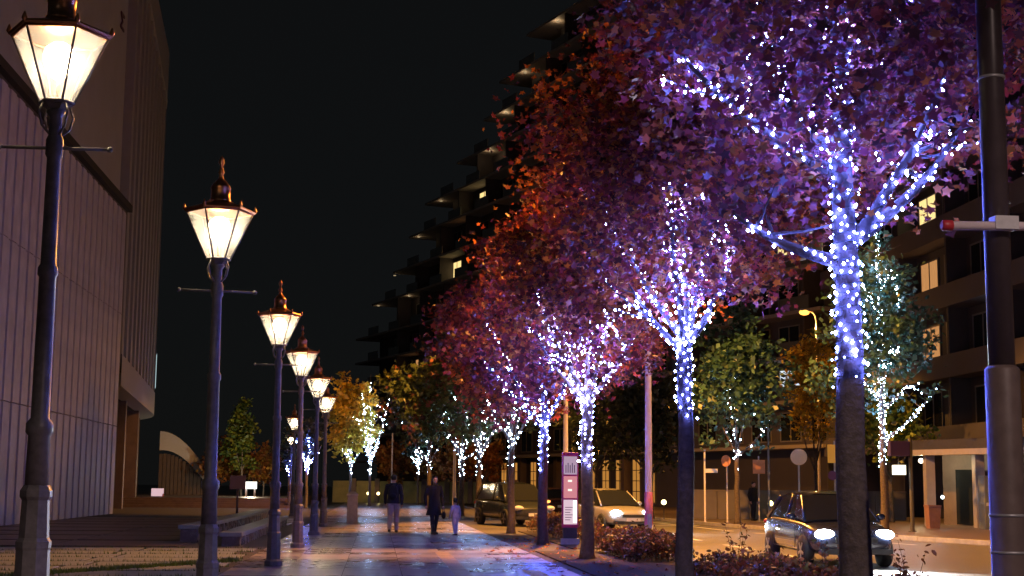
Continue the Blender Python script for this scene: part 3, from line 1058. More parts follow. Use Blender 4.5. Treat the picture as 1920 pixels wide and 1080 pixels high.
MB().ball((1.3, -.2, 2.6), .10, 10, 6).build('ceiling_lamp', emat('shop_lamp', (1, .86, .55), 9), sp)
lamp('ceiling_light', 'POINT', 90, (1, .82, .45), (1.3, -.5, 2.45), sp, .1)
for (x, y, z) in ((1.2, -2.6, 1.15), (2.2, -4.6, 1.2)):
    MB().ball((x, y, z), .07, 8, 6).build('spot_lamp', emat('spot_cool', (.75, .95, 1), 7), sp)
t = thing('terracotta_planter', 'tall terracotta planter box beside the shop column', 'planter', (20.6, 52.4, -.01))
MB().lathe([(.26, 0), (.33, .78), (.35, .8), (.35, .86), (.29, .86), (.28, .8)], n=4, smooth=False, off=PI / 4).build('pot', mat('terracotta', (.28, .15, .11), .7, noise=.15), t)
t = thing('vending_cabinet', 'grey-green cabinet with a pale slot band under the shop canopy', 'cabinet', (22.6, 51.6, -.01))
MB().span((-.45, -.3, 0), (.45, .3, 1.95)).build('cabinet', mat('cabinet_green', (.22, .25, .24), .5, noise=.1), t, bevel=.02)
MB().span((-.4, -.32, .85), (.4, -.303, .97)).build('slot_band', 'white_panel', t)
MB().span((-.25, -.32, 1.4), (-.1, -.303, 1.7)).build('display', emat('cab_disp', (1, .8, .4), .3), t)

# ------------------------------------------------------------------ vegetation
STAR = []
for k in range(10):
    a = PI / 2 + k * PI / 5
    r = (1.0, .47)[k % 2] if k else 1.0
    if k in (4, 6):
        r *= .78
    STAR.append((r * math.cos(a), r * math.sin(a)))
STAR = np.array(STAR) * .62
DIAM = np.array([(0, -.62), (.40, -.05), (0, .62), (-.40, -.05)])
OVAL = np.array([(0, -.5), (.24, -.22), (.24, .2), (0, .55), (-.24, .2), (-.24, -.22)])


def leaves(P, size, tint, shape, droop=.3, rs=nrng, name='crown'):
    n = len(P)
    nrm = rs.normal(size=(n, 3))
    nrm[:, 2] = np.abs(nrm[:, 2]) + droop
    nrm /= np.linalg.norm(nrm, axis=1)[:, None]
    t = rs.normal(size=(n, 3))
    t -= nrm * (t * nrm).sum(1)[:, None]
    t /= np.linalg.norm(t, axis=1)[:, None]
    b = np.cross(nrm, t)
    sc = size * rs.uniform(.55, 1.4, n)
    V = P[:, None, :] + sc[:, None, None] * (shape[None, :, :1] * t[:, None, :] + shape[None, :, 1:] * b[:, None, :])
    fold = (sc * rs.uniform(-.5, .8, n))[:, None] * (np.abs(shape[:, 0])[None, :] ** 1.5 * 1.3 - .15)      # each leaf curls its own way
    V += nrm[:, None, :] * fold[:, :, None]
    return poly_mesh(name, V, tint, LEAF)


PAL = {
    'red': [((.30, .050, .045), 4), ((.22, .035, .06), 4), ((.42, .10, .04), 2.6), ((.5, .17, .04), 1.6), ((.10, .03, .035), 3)],
    'redorange': [((.34, .06, .045), 4), ((.25, .04, .055), 3), ((.5, .15, .03), 3.6), ((.54, .24, .05), 1.8), ((.11, .03, .035), 2)],
    'mixed': [((.09, .12, .04), 4), ((.06, .09, .04), 3), ((.2, .07, .05), 1.2), ((.16, .16, .05), 1)],
    'green': [((.055, .14, .10), 4), ((.04, .10, .07), 3), ((.09, .18, .13), 2)],
    'yellow': [((.66, .48, .05), 4), ((.6, .38, .04), 3), ((.46, .42, .06), 1.5)],
    'orange': [((.36, .15, .03), 4), ((.30, .10, .03), 3), ((.4, .24, .05), 1)],
    'poplar': [((.30, .34, .05), 3), ((.16, .24, .05), 3), ((.08, .16, .05), 2)],
    'hedge': [((.14, .055, .035), 4), ((.10, .06, .03), 3), ((.20, .08, .04), 2), ((.07, .075, .03), 1.5)],
    'dark': [((.04, .06, .035), 4), ((.03, .045, .03), 3)],
}


def tints(pal, n, clump, rs):
    cols = np.array([c for c, _ in PAL[pal]])
    ws = np.array([x for _, x in PAL[pal]])
    ws = ws / ws.sum()
    nc = int(clump.max()) + 1
    base = rs.choice(len(cols), nc, p=ws)
    own = rs.choice(len(cols), n, p=ws)
    pick = np.where(rs.random(n) < .6, base[clump], own)
    return cols[pick] * rs.uniform(.55, 1.5, (n, 1)) * rs.uniform(.6, 1.35, nc)[clump][:, None]


def crown_points(center, rad, nclump, per, rs, sig=.22, low=None, hollow=2.2, cone=0):
    d = rs.normal(size=(nclump, 3))
    d /= np.linalg.norm(d, axis=1)[:, None]
    r = rs.random(nclump) ** (1 / hollow)
    ph = rs.uniform(0, 2 * PI, 6)
    az = np.arctan2(d[:, 1], d[:, 0])
    lump = 1 + .13 * np.sin(3 * az + ph[0] + 2.5 * d[:, 2]) + .10 * np.sin(5 * az + ph[1] - 3 * d[:, 2]) + .10 * np.sin(4 * d[:, 2] * 2 + ph[2] + az)
    c = d * (r * lump / 1.16)[:, None]
    if cone:
        f = 1 - cone * (c[:, 2:3] + 1) / 2
        c[:, :2] *= f * 1.25
    c = np.array(center) + c * np.array(rad)
    cl = np.repeat(np.arange(nclump), per)
    P = c[cl] + rs.normal(size=(nclump * per, 3)) * np.array([sig, sig, sig * .75])
    if low is not None:                                 # ragged underside
        keep = P[:, 2] > low + .35 * np.sin(P[:, 0] * 2.1 + ph[3]) + .3 * np.sin(P[:, 1] * 2.7 + ph[4])
        P, cl = P[keep], cl[keep]
    return P, cl


def bez(p0, p1, bend, n=9, rs=rng):
    p0, p1 = Vector(p0), Vector(p1)
    mid = (p0 + p1) / 2 + Vector(bend)
    out = []
    for i in range(n):
        t = i / (n - 1)
        q = p0 * (1 - t) ** 2 + mid * 2 * t * (1 - t) + p1 * t ** 2
        out.append(q + Vector((rs.uniform(-1, 1), rs.uniform(-1, 1), 0)) * .02 * math.sin(t * PI))
    return out


def octa(P, r):
    """small bulbs: an octahedron for each point"""
    n = len(P)
    base = np.array([(1, 0, 0), (0, 1, 0), (-1, 0, 0), (0, -1, 0), (0, 0, 1.25), (0, 0, -1.25)], float)
    V = (P[:, None, :] + base[None] * r[:, None, None]).reshape(-1, 3)
    f = np.array([(0, 1, 4), (1, 2, 4), (2, 3, 4), (3, 0, 4), (1, 0, 5), (2, 1, 5), (3, 2, 5), (0, 3, 5)])
    Fi = (np.arange(n)[:, None, None] * 6 + f[None]).reshape(-1, 3)
    return V, Fi


def tri_mesh(name, V, Fi, mt):
    me = bpy.data.meshes.new(name)
    me.vertices.add(len(V))
    me.vertices.foreach_set('co', V.reshape(-1).astype(np.float32))
    me.loops.add(len(Fi) * 3)
    me.loops.foreach_set('vertex_index', Fi.reshape(-1).astype(np.int32))
    me.polygons.add(len(Fi))
    me.polygons.foreach_set('loop_start', (np.arange(len(Fi)) * 3).astype(np.int32))
    me.polygons.foreach_set('loop_total', np.full(len(Fi), 3, np.int32))
    me.materials.append(mt)
    me.update(calc_edges=True)
    return me


def make_tree(name, label, x, y, H, R, fork, r0, limbs, pal, nleaf, seed, leaf=.14, shape=STAR, light=None, group='street trees',
              lights_from=2.3, trunk_mat='bark', crown_low=None, hollow=2.2, cone=0, lean=(0, 0), bulb=.017, pitch=.13, spacing=.13, reach=.8,
              light_label=None, clump_sig=.24, crown_top=None, taper=.25, per=26, gaps=(), trunk_pitch=None):
    rs = np.random.default_rng(seed)
    rr = random.Random(seed)
    t = thing(name, label, 'tree', (x, y, 0), group=group)
    zb = fork
    tr = [(lean[0] * k / 8, lean[1] * k / 8, zb * k / 8) for k in range(9)]
    tr = [(a + rr.uniform(-.02, .02), b + rr.uniform(-.02, .02), c) for a, b, c in tr]
    rad = [r0 * (1.35 if k == 0 else 1.0 - taper * k / 8) for k in range(9)]
    tr.insert(1, (0, 0, .12))
    rad.insert(1, r0 * 1.1)
    tr[0] = (0, 0, -.05)
    MB().tube(tr, rad, 12).build('trunk', trunk_mat, t)
    top = Vector(tr[-1])
    if limbs is None:
        limbs = []
        n = rr.choice((4, 5))
        for k in range(n):
            a = 2 * PI * k / n + rr.uniform(-.4, .4)
            q = R * rr.uniform(.45, .8)
            limbs.append((q * math.cos(a), q * math.sin(a), (H - fork) * rr.uniform(.45, .8)))
        limbs.append((rr.uniform(-.3, .3), rr.uniform(-.3, .3), (H - fork) * .92))
    lines = [([Vector(p) for p in tr[1:]], rad[1:], True)]
    for lb in limbs:
        dx, dy, dz = lb[:3]
        start = top + Vector((0, 0, -.12 - .25 * rr.random()))
        if len(lb) > 3:                                 # leaves the leader lower down
            start = Vector([np.interp(lb[3], [q[2] for q in tr], [q[c] for q in tr]) for c in range(3)])
        end = start + Vector((dx, dy, dz))
        hl = math.hypot(dx, dy)
        pts = bez(start, end, (dx * .12, dy * .12, -.10 * hl), 10, rr)
        rads = [r0 * (.44 - .35 * i / 9) for i in range(10)]
        MB().tube(pts, rads, 8).build('limb', trunk_mat, t)
        lines.append((pts, rads, True))
        for q in range(3):                              # side branches
            i = rr.randrange(4, 9)
            p = pts[i]
            a = rr.uniform(0, 2 * PI)
            ln = R * rr.uniform(.25, .5)
            e = p + Vector((ln * math.cos(a), ln * math.sin(a), ln * rr.uniform(.2, .9)))
            bp = bez(p, e, (0, 0, -.08), 6, rr)
            br = [rads[i] * (.6 - .45 * k / 5) for k in range(6)]
            MB().tube(bp, br, 6).build('branch', trunk_mat, t)
            lines.append((bp, br, rr.random() < .6))
    if nleaf:
        low = fork + .1 if crown_low is None else crown_low
        ct = H if crown_top is None else crown_top
        cz = (low + ct) / 2
        P, cl = crown_points((top.x, top.y, cz), (R, R, (ct - low) / 2 * 1.06), max(4, nleaf // per), per, rs, clump_sig, low, hollow, cone)
        for gx, gy, gz, gr in gaps:
            kp = np.linalg.norm(P - np.array((gx, gy, gz)), axis=1) > gr * (1 + .25 * np.sin(P[:, 0] * 9) * np.sin(P[:, 2] * 8))
            P, cl = P[kp], cl[kp]
        o = link('crown', leaves(P, leaf, tints(pal, len(P), cl, rs), shape, rs=rs), t)
        o['kind'] = 'stuff'
    if light:
        st = thing('light_string', light_label, 'string lights', (x, y, 0), group='light strings wound on the trees')
        B = []
        cab = MB()
        for li, (pts, rads, on) in enumerate(lines):
            if not on:
                continue
            # arc length resample
            P = np.array([tuple(p) for p in pts])
            seg = np.r_[0, np.cumsum(np.linalg.norm(np.diff(P, axis=0), axis=1))]
            L = seg[-1] * (1.0 if li == 0 else reach)
            pit = trunk_pitch if (trunk_pitch and li == 0) else pitch
            s = 0.0
            ang = rr.uniform(0, 6)
            path = []
            while s < L:
                q = np.array([np.interp(s, seg, P[:, c]) for c in range(3)])
                r_ = np.interp(s, seg, rads) + .018
                q = q + np.array([math.cos(ang) * r_, math.sin(ang) * r_, 0])
                if q[2] > lights_from + rr.uniform(-.14, .1):
                    path.append(q)
                stp = spacing * rr.uniform(.45, 1.75)
                circ = 2 * PI * r_
                hs = math.sqrt(circ ** 2 + pit ** 2)
                ang += stp / hs * 2 * PI
                s += stp / hs * pit * rr.uniform(.5, 1.5)
                if li and s > .35 * L and rr.random() < .015:
                    s += .12
            if len(path) > 2:
                cab.tube(path, .005, 3, caps=False)
                B += [p_ + rs.normal(size=3) * .02 for p_ in path]
        cab.build('cable', 'cable', st)
        V, Fi = octa(np.array(B), bulb * rs.uniform(.45, 1.15, len(B)))
        bo = link('bulbs', tri_mesh('bulbs', V, Fi, light), st)
        bo['kind'] = 'stuff'
    return t


GT = 'sweetgum trees along the promenade kerb'
# nearest promenade trees: limbs laid out as they grow
make_tree('sweetgum_tree', 'crimson sweetgum by the thick steel pole, blue lights up its dark trunk', 4.17, 12.4, 8.6, 2.3, 6.9, .155,
          [(.0, .1, 1.4), (.95, -.1, 1.7, 3.5), (1.3, .2, 1.35, 3.55), (-1.0, .1, .45, 3.4), (-.55, .3, .75, 4.4), (.65, .5, .8, 4.9), (-.8, .7, 1.0, 5.0), (.75, -.5, .7, 5.3), (-.5, -.5, .8, 5.4), (-1.4, .5, 1.3, 4.2), (1.2, .6, 1.0, 5.6)],
          'red', 42000, 21, leaf=.088, cone=.30, light=LED, group=GT, lights_from=2.42, crown_low=3.75, lean=(-.05, 0), pitch=.10, spacing=.11, reach=.95, bulb=.0155, taper=.62, trunk_pitch=.075, per=42, gaps=((-1.62, 0, 5.1, .62),),
          light_label='blue-white light string on the sweetgum by the thick steel pole', hollow=1.7)
make_tree('sweetgum_tree', 'red and orange sweetgum with a Y fork beside the pale street light pole', 4.13, 19.2, 8.2, 2.3, 3.55, .125,
          [(-.75, .1, .95), (.75, -.1, 1.5), (.05, 0, 2.8), (-1.3, .5, 2.6), (.7, .8, 2.6), (-.4, -.8, 2.4)],
          'redorange', 27000, 22, leaf=.095, cone=.42, light=LED, group=GT, lights_from=2.42, crown_low=3.7, pitch=.09, spacing=.11, reach=.9, bulb=.0165, per=42, gaps=((-.2, 0, 7.2, .7),),
          light_label='blue-white light string on the Y-forked sweetgum')
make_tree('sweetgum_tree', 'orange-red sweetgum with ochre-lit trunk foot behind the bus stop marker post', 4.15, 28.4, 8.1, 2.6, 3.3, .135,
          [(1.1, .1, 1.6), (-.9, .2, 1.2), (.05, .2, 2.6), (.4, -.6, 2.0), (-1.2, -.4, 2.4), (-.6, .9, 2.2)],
          'redorange', 18000, 23, leaf=.108, cone=.42, light=LED, group=GT, lights_from=1.9, crown_low=3.3, pitch=.115, spacing=.14, per=40, reach=.85, bulb=.019, trunk_mat='bark_warm_lit',
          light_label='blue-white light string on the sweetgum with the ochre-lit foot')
make_tree('sweetgum_tree', 'dark crimson sweetgum standing right behind the bus stop sign', 4.12, 35.7, 8.2, 2.65, 3.1, .13,
          None, 'red', 10500, 24, leaf=.15, cone=.35, light=LED, group=GT, lights_from=1.95, crown_low=3.1, pitch=.13, spacing=.16, per=38, reach=.8, bulb=.021,
          light_label='blue-white light string on the sweetgum behind the bus stop sign')
make_tree('sweetgum_tree', 'dusky red-green sweetgum in front of the parked dark car', 4.1, 44.0, 8.0, 2.6, 3.0, .12,
          None, 'red', 7000, 25, leaf=.19, light=LEDW, group=GT, lights_from=1.95, crown_low=3.0, pitch=.2, spacing=.24, reach=.5, bulb=.024,
          light_label='white light string on the sweetgum before the parked dark car')
make_tree('sweetgum_tree', 'dark green-leaved tree behind the parked dark car', 4.09, 58, 7.9, 2.7, 2.9, .13,
          None, 'mixed', 6000, 26, leaf=.21, light=LEDW, group=GT, lights_from=1.8, crown_low=3.2, pitch=.2, spacing=.26, reach=.5, bulb=.024,
          light_label='white light string on the dark tree behind the parked car')
make_tree('sweetgum_tree', 'dark green tree farther on, last before the bare lit tree', 4.12, 70, 7.8, 2.8, 2.9, .13,
          None, 'mixed', 5200, 27, leaf=.24, light=LEDW, group=GT, lights_from=1.9, crown_low=3.2, pitch=.24, spacing=.3, reach=.5, bulb=.026,
          light_label='white light string on the farther dark green tree')
make_tree('broad_tree', 'dark unlit green tree at the bend of the promenade', 3.2, 88, 9.5, 3.6, 3.0, .15,
          None, 'mixed', 5200, 31, leaf=.3, light=LEDW, group=GT, lights_from=2.2, crown_low=3.6, pitch=.3, spacing=.42, reach=.35, bulb=.027,
          light_label='sparse white light string at the bend of the promenade')
make_tree('yellow_tree', 'golden yellow tree with white lights at the far end of the promenade', -1.75, 100, 8.6, 2.0, 3.0, .10,
          None, 'yellow', 4200, 32, leaf=.26, shape=DIAM, light=LEDW, group='far trees', lights_from=2.1, crown_low=3.0, pitch=.24, spacing=.3, reach=.6, bulb=.027,
          light_label='white light string in the golden yellow tree', trunk_mat='bark_pale')
make_tree('bare_tree', 'nearly bare tree densely wound with white lights beside the yellow tree', -.42, 99, 9.6, 1.9, 3.1, .10,
          None, 'yellow', 120, 33, leaf=.2, shape=DIAM, light=LEDW, group='far trees', lights_from=2.2, pitch=.16, spacing=.24, reach=.95, bulb=.024,
          light_label='dense white light string on the nearly bare tree', trunk_mat='bark_pale')
make_tree('slim_tree', 'small dark tree with a blue lit trunk behind the lamp posts', -4.25, 90, 5.6, 1.3, 2.8, .10,
          None, 'dark', 700, 34, leaf=.25, shape=DIAM, light=LED, group='far trees', lights_from=2.0, pitch=.15, spacing=.2, reach=.7, bulb=.024,
          light_label='blue light string on the small tree behind the lamp posts', trunk_mat='bark_pale')
make_tree('slim_tree', 'tiny blue-lit tree farther left on the plaza edge', -5.5, 93, 4.2, 1.0, 2.2, .07,
          None, 'dark', 400, 35, leaf=.25, shape=DIAM, light=LED, group='far trees', lights_from=1.8, pitch=.25, spacing=.3, reach=.7, bulb=.024,
          light_label='blue light string on the tiny tree of the plaza edge')
make_tree('poplar_tree', 'conical green and yellow tree on the terrace', -10.2, 112, 8.1, 1.55, 2.6, .10,
          [(0, 0, 4.6), (.5, .2, 2), (-.5, 0, 1.8)], 'poplar', 2600, 36, leaf=.24, shape=DIAM, group='terrace trees', crown_low=1.9, cone=.75, trunk_mat='bark_pale')
for k, (x, y, H, lab) in enumerate(((-12.2, 114, 5.0, 'small orange tree left of the conical tree on the terrace'), (-8.6, 113, 4.6, 'small orange tree right of the conical tree on the terrace'),
                                    (-11.0, 118, 4.2, 'low orange tree behind the conical terrace tree'))):
    make_tree('orange_tree', lab, x, y, H, 1.5, 1.8, .07, None, 'orange', 1300, 40 + k, leaf=.24, shape=DIAM, group='terrace trees', crown_low=1.3, trunk_mat='bark_pale')
for k, (x, y, H, lab) in enumerate(((1.6, 116, 5.4, 'rounded orange tree before the ochre wall'), (4.2, 114, 4.8, 'rounded orange tree beside the far white-lit trunk'),
                                    (6.0, 108, 5.0, 'orange tree behind the parked car'), (8.4, 113, 5.2, 'orange tree before the amber lobby windows'))):
    make_tree('orange_tree', lab, x, y, H, 1.9, 1.8, .08, None, 'orange', 1900, 50 + k, leaf=.26, shape=DIAM, group='orange trees at the street end', crown_low=1.5)
make_tree('slim_tree', 'slim dark tree with a short white-lit trunk before the orange trees', 3.1, 108, 6.5, 1.7, 3.0, .09,
          None, 'dark', 900, 37, leaf=.28, shape=DIAM, light=LEDW, group='far trees', lights_from=2.3, pitch=.18, spacing=.24, reach=.45, bulb=.026,
          light_label='short white light string on the slim tree before the orange trees')
# trees across the road
GR = 'trees across the road'
make_tree('camphor_tree', 'tall green tree with cool white lights across the road before the shop', 17.9, 50, 11.2, 2.4, 9.6, .14,
          [(0, 0, 1.3), (1.9, -.3, 1.9, 3.1), (.8, -.4, .9, 4.2), (-.9, -.3, .9, 4.6), (.9, .3, 1.0, 5.6), (-.8, -.4, .9, 6.2), (.7, -.5, .8, 7.2), (-.6, -.2, .8, 7.8), (.5, 0, .7, 8.6)], 'green', 4600, 61, leaf=.19, shape=DIAM, light=LEDW, group=GR, lights_from=2.3,
          crown_low=3.0, pitch=.13, spacing=.17, reach=1.0, bulb=.024, cone=.5, taper=.7, light_label='cool white light string in the tall green tree before the shop')
make_tree('camphor_tree', 'slender green tree with sparse teal lights behind the slim sign posts', 14.5, 57.5, 9.0, 2.1, 2.9, .12,
          [(0, 0, 5), (1.5, -.2, 1.7), (-1.0, .2, 2.4), (.7, .5, 3.2), (-.5, -.5, 3.6)], 'green', 5200, 62, leaf=.2, shape=DIAM, light=LEDW, group=GR, lights_from=2.2,
          crown_low=2.7, pitch=.5, spacing=.34, reach=.8, bulb=.026, cone=.3, light_label='sparse teal-white light string in the slender green tree')
make_tree('ginkgo_tree', 'narrow golden ginkgo below the orange street lamp', 21.6, 70, 9.4, 1.7, 2.6, .10,
          None, 'yellow', 3800, 63, leaf=.2, shape=DIAM, group=GR, crown_low=3.6, cone=.4)
for k, (x, y, H, R, lab) in enumerate(((11.9, 78, 9.5, 2.7, 'dark unlit evergreen behind the pale street light pole'), (13.0, 68, 8.0, 2.3, 'dark unlit evergreen beside the boundary wall'),
                                       (22.5, 62, 6.0, 2.0, 'leafy green tree beside the shop canopy'))):
    make_tree('evergreen_tree', lab, x, y, H, R, 2.2, .12, None, 'dark' if k < 2 else 'poplar', 3800, 70 + k, leaf=.22, shape=DIAM, group=GR, crown_low=1.6 if k < 2 else 2.6)

# hedges
def hedge(lab, x0, x1, y0, y1, h, n, seed, pal='hedge'):
    rs = np.random.default_rng(seed)
    t = thing('hedge', lab, 'hedge', ((x0 + x1) / 2, (y0 + y1) / 2, 0), group='low hedges along the road')
    u = rs.random((n, 3))
    wx, wy = (x1 - x0) / 2, (y1 - y0) / 2
    px, py = (u[:, 0] * 2 - 1), (u[:, 1] * 2 - 1)
    topz = h * (1 - .45 * np.abs(px) ** 4) * (1 - .4 * np.abs(py) ** 10) + .05 * np.sin(py * wy * 4.1 + seed) + .04 * np.sin(px * wx * 6 + py * wy * 2.3)
    z = topz * (u[:, 2] ** .45)
    P = np.c_[px * wx, py * wy, z + .02] + rs.normal(size=(n, 3)) * .02
    k = n // 60
    idx = rs.choice(n, k, replace=False)
    P[idx, 2] += rs.uniform(.05, .2, k)
    o = link('foliage', leaves(P, .075, tints(pal, n, (np.arange(n) // 9), rs), OVAL, rs=rs, name='foliage'), t)
    o['kind'] = 'stuff'
    tw = MB()
    for i in range(60):
        a, b = rs.uniform(-.9, .9) * wx, rs.uniform(-.95, .95) * wy
        tw.tube([(a, b, 0), (a + rs.uniform(-.1, .1), b + rs.uniform(-.1, .1), h * rs.uniform(.8, 1.15))], [.008, .003], 4)
    tag(tw.build('twigs', 'bark', t), kind='stuff')
    return t


hedge('russet hedge between the ochre-lit tree and the pale street light', 4.75, 6.0, 27.0, 31.6, .50, 9000, 81)
hedge('russet hedge beside the Y-forked tree', 4.6, 6.0, 16.6, 21.4, .40, 9000, 82)
hedge('sparse hedge at the foot of the steel pole', 4.9, 6.0, 10.8, 15.8, .44, 7000, 83)
hedge('dark red hedge behind the bus stop sign', 4.7, 5.9, 36.2, 45.5, .55, 6500, 84)
# taller wild sprigs over the near hedge
for k, (x, y) in enumerate(((5.45, 17.2), (5.5, 14.6), (5.3, 21.0))):
    rs = np.random.default_rng(90 + k)
    t = thing('sprig_plant', 'thin leafy sprig above the hedge ' + ('by the steel pole, farther one', 'by the steel pole, nearer one', 'beside the Y-forked tree')[k], 'plant', (x, y, 0), group='sprigs above the hedge')
    P = []
    st = MB()
    for i in range(5):
        e = Vector((rs.uniform(-.22, .22), rs.uniform(-.15, .15), rs.uniform(.6, .95)))
        pts = bez((0, 0, 0), e, (0, 0, .1), 7)
        st.tube(pts, [.006 - .0007 * j for j in range(7)], 4)
        for p_ in pts[3:]:
            for q in range(4):
                P.append(np.array(p_) + rs.normal(size=3) * .035)
    st.build('stem', 'bark', t)
    P = np.array(P)
    link('foliage', leaves(P, .06, tints('hedge', len(P), np.arange(len(P)) // 4, rs), OVAL, rs=rs, name='foliage'), t)['kind'] = 'stuff'
# fallen leaves
rs = np.random.default_rng(99)
n = 420
P = np.c_[rs.normal(3.7, .9, n), rs.uniform(20, 40, n), np.full(n, .014)]
P = P[(P[:, 0] < 6) & (P[:, 0] > -1)]
P2 = P.copy()
me = leaves(P, .10, tints('redorange', len(P), np.arange(len(P)) // 2, rs), STAR, droop=6, rs=rs, name='fallen_leaves')
tag(link('fallen_leaves', me), 'scattered fallen leaves at the edge of the promenade', 'leaves', kind='stuff')

# ------------------------------------------------------------------ cars
def loft(sections, closed_ends=True):
    """sections: list of equal-length rings"""
    n = len(sections[0])
    vs = [p for s_ in sections for p in s_]
    fs = []
    for i in range(len(sections) - 1):
        for k in range(n):
            a, b = i * n + k, i * n + (k + 1) % n
            fs.append((a, b, b + n, a + n))
    if closed_ends:
        fs.append(tuple(reversed(range(n))))
        fs.append(tuple((len(sections) - 1) * n + k for k in range(n)))
    return vs, fs


def make_car(label, paint, loc, rz, head=0, tail=0, tall=0, cat='car'):
    """local +y is forward"""
    t = thing('car', label, cat, loc, rz, group='cars on the street')
    W = .86
    prof = [  # y, half width, bottom z, shoulder z
        (-2.12, .70, .42, .78), (-2.05, .80, .30, .92), (-1.75, .85, .24, .97), (-1.0, W, .22, .96), (0, W, .22, .93), (.8, W, .22, .90),
        (1.35, .85, .22, .86), (1.75, .82, .24, .78), (2.0, .74, .28, .70), (2.12, .60, .36, .60)]
    secs = []
    for y, hw, zb, zs in prof:
        hb = hw * .9
        mid = (zb + zs) / 2
        ring = [(-hb, y, zb), (-hw, y, zb + .14), (-hw, y, mid + .08), (-hw * .965, y, zs - .07), (-hw * .88, y, zs), (-hw * .4, y, zs + .025),
                (hw * .4, y, zs + .025), (hw * .88, y, zs), (hw * .965, y, zs - .07), (hw, y, mid + .08), (hw, y, zb + .14), (hb, y, zb)]
        secs.append(ring)
    vs, fs = loft(secs)
    b = MB().add(vs, fs, True).build('body', paint, t)
    md = b.modifiers.new('sub', 'SUBSURF')
    md.levels = md.render_levels = 2
    zr = 1.45 + tall
    cab = [(-1.95 if tall else -1.72, .68, .94, .94), (-1.62 if tall else -1.15, .63, .94, zr - .07), (-.7, .60, .94, zr), (.0, .60, .94, zr + .005), (.42, .60, .94, zr - .05), (1.18, .70, .88, .90)]
    secs = []
    for y, hw, zb, zs in cab:
        wb = .775 if y < 1 else .76
        tp = hw if zs > 1.2 else wb
        secs.append([(-wb, y, zb), (-tp, y, max(zs, zb + .005)), (-tp * .55, y, max(zs, zb + .005) + .03), (tp * .55, y, max(zs, zb + .005) + .03), (tp, y, max(zs, zb + .005)), (wb, y, zb)])
    vs, fs = loft(secs)
    MB().add(vs, fs, False).build('glasshouse', 'dark_glass', t)
    # roof skin over the glass, pillars
    rsec = []
    for y, hw, zb, zs in cab[1:5]:
        rsec.append([(-hw - .012, y, zs - .02), (-hw * .55, y, zs + .045), (hw * .55, y, zs + .045), (hw + .012, y, zs - .02)])
    vs = [p for s_ in rsec for p in s_]
    fs = [(i * 4 + k, i * 4 + k + 1, i * 4 + k + 5, i * 4 + k + 4) for i in range(3) for k in range(3)]
    MB().add(vs, fs, True).build('roof', paint, t)
    for s in (-1, 1):
        MB().tube([(s * .77, 1.16, .89), (s * .61, .42, zr - .05)], .03, 6).build('pillar', paint, t)
        MB().tube([(s * .785, -.15, .93), (s * .612, -.2, zr - .01)], .032, 6).build('pillar', paint, t)
        MB().tube([(s * .78, cab[0][0] + .02, .94), (s * .64, cab[1][0], zr - .07)], .05, 6).build('pillar', paint, t)
        mr = MB().ball((s * .94, .78, .98), (.10, .05, .07), 10, 6).build('mirror', paint, t)
        MB().tube([(s * .80, .80, .93), (s * .92, .79, .96)], .02, 6).build('stalk', 'car_trim', mr)
        # door line and handle
        d = MB().tube([(s * .861, -.95, .88), (s * .863, -.97, .36), (s * .863, .72, .36), (s * .861, .78, .86)], .006, 5).build('door_seam', 'car_trim', t)
        MB().span((s * .866 - .012, -.75, .74), (s * .866 + .012, -.57, .77)).build('handle', 'car_trim', t)
        for y in (-1.32, 1.32):
            o = MB().lathe([(.20, -.095), (.29, -.10), (.315, -.06), (.315, .06), (.29, .10), (.20, .095)], n=22).build('wheel', 'black_rubber', t)
            o.rotation_euler = (0, PI / 2, 0)
            o.location = (s * .80, y, .315)
            r = MB().lathe([(.205, -.07), (.205, .085), (.17, .09)], n=16)
            for q in range(5):
                a = q * 2 * PI / 5
                r.box((.1 * math.cos(a), .1 * math.sin(a), .1 * s), (.17, .045, .02), a)
            r.build('rim', 'alloy', o)
        hl = MB().ball((s * .60, 1.98, .66), (.20, .15, .095), 12, 8).build('headlight', 'lamp_lens' if not head else emat('headlight_on', (.86, .93, 1), 70), t)
        if head:
            lamp('headlight_beam', 'SPOT', head, (.85, .92, 1), (s * .60, 2.16, .66), t, .07, math.radians(95), .8, (PI / 2 - .11, 0, 0))
        MB().ball((s * .69, -2.02, .82), (.13, .09, .07), 10, 6).build('taillight', 'red_plastic' if not tail else emat('taillight_on', (1, .25, .05), tail), t)
    MB().span((-.42, 2.04, .50), (.42, 2.13, .60)).build('grille', 'car_trim', t)
    MB().span((-.72, 2.0, .27), (.72, 2.08, .38)).build('bumper', 'car_trim', t)
    MB().span((-.26, 2.10, .38), (.26, 2.145, .49)).build('number_plate', 'plate_white', t)
    MB().span((-.26, -2.15, .55), (.26, -2.115, .66)).build('number_plate', 'plate_white', t)
    return t


make_car('dark estate car parked at the kerb under the lit trees', 'car_dark', (5.05, 53.2, -.02), PI + .28, tall=.08)
make_car('oncoming dark car with bright white headlights on the road', 'car_navy', (9.45, 30.0, -.14), PI - .02, head=1500)
make_car('silver car driving towards the crossing with headlights on', 'car_silver', (8.3, 52.0, -.14), PI + .3, head=500)
make_car('maroon car driving away with orange tail lights', 'car_maroon', (8.9, 72, -.14), .06, tail=3.5)

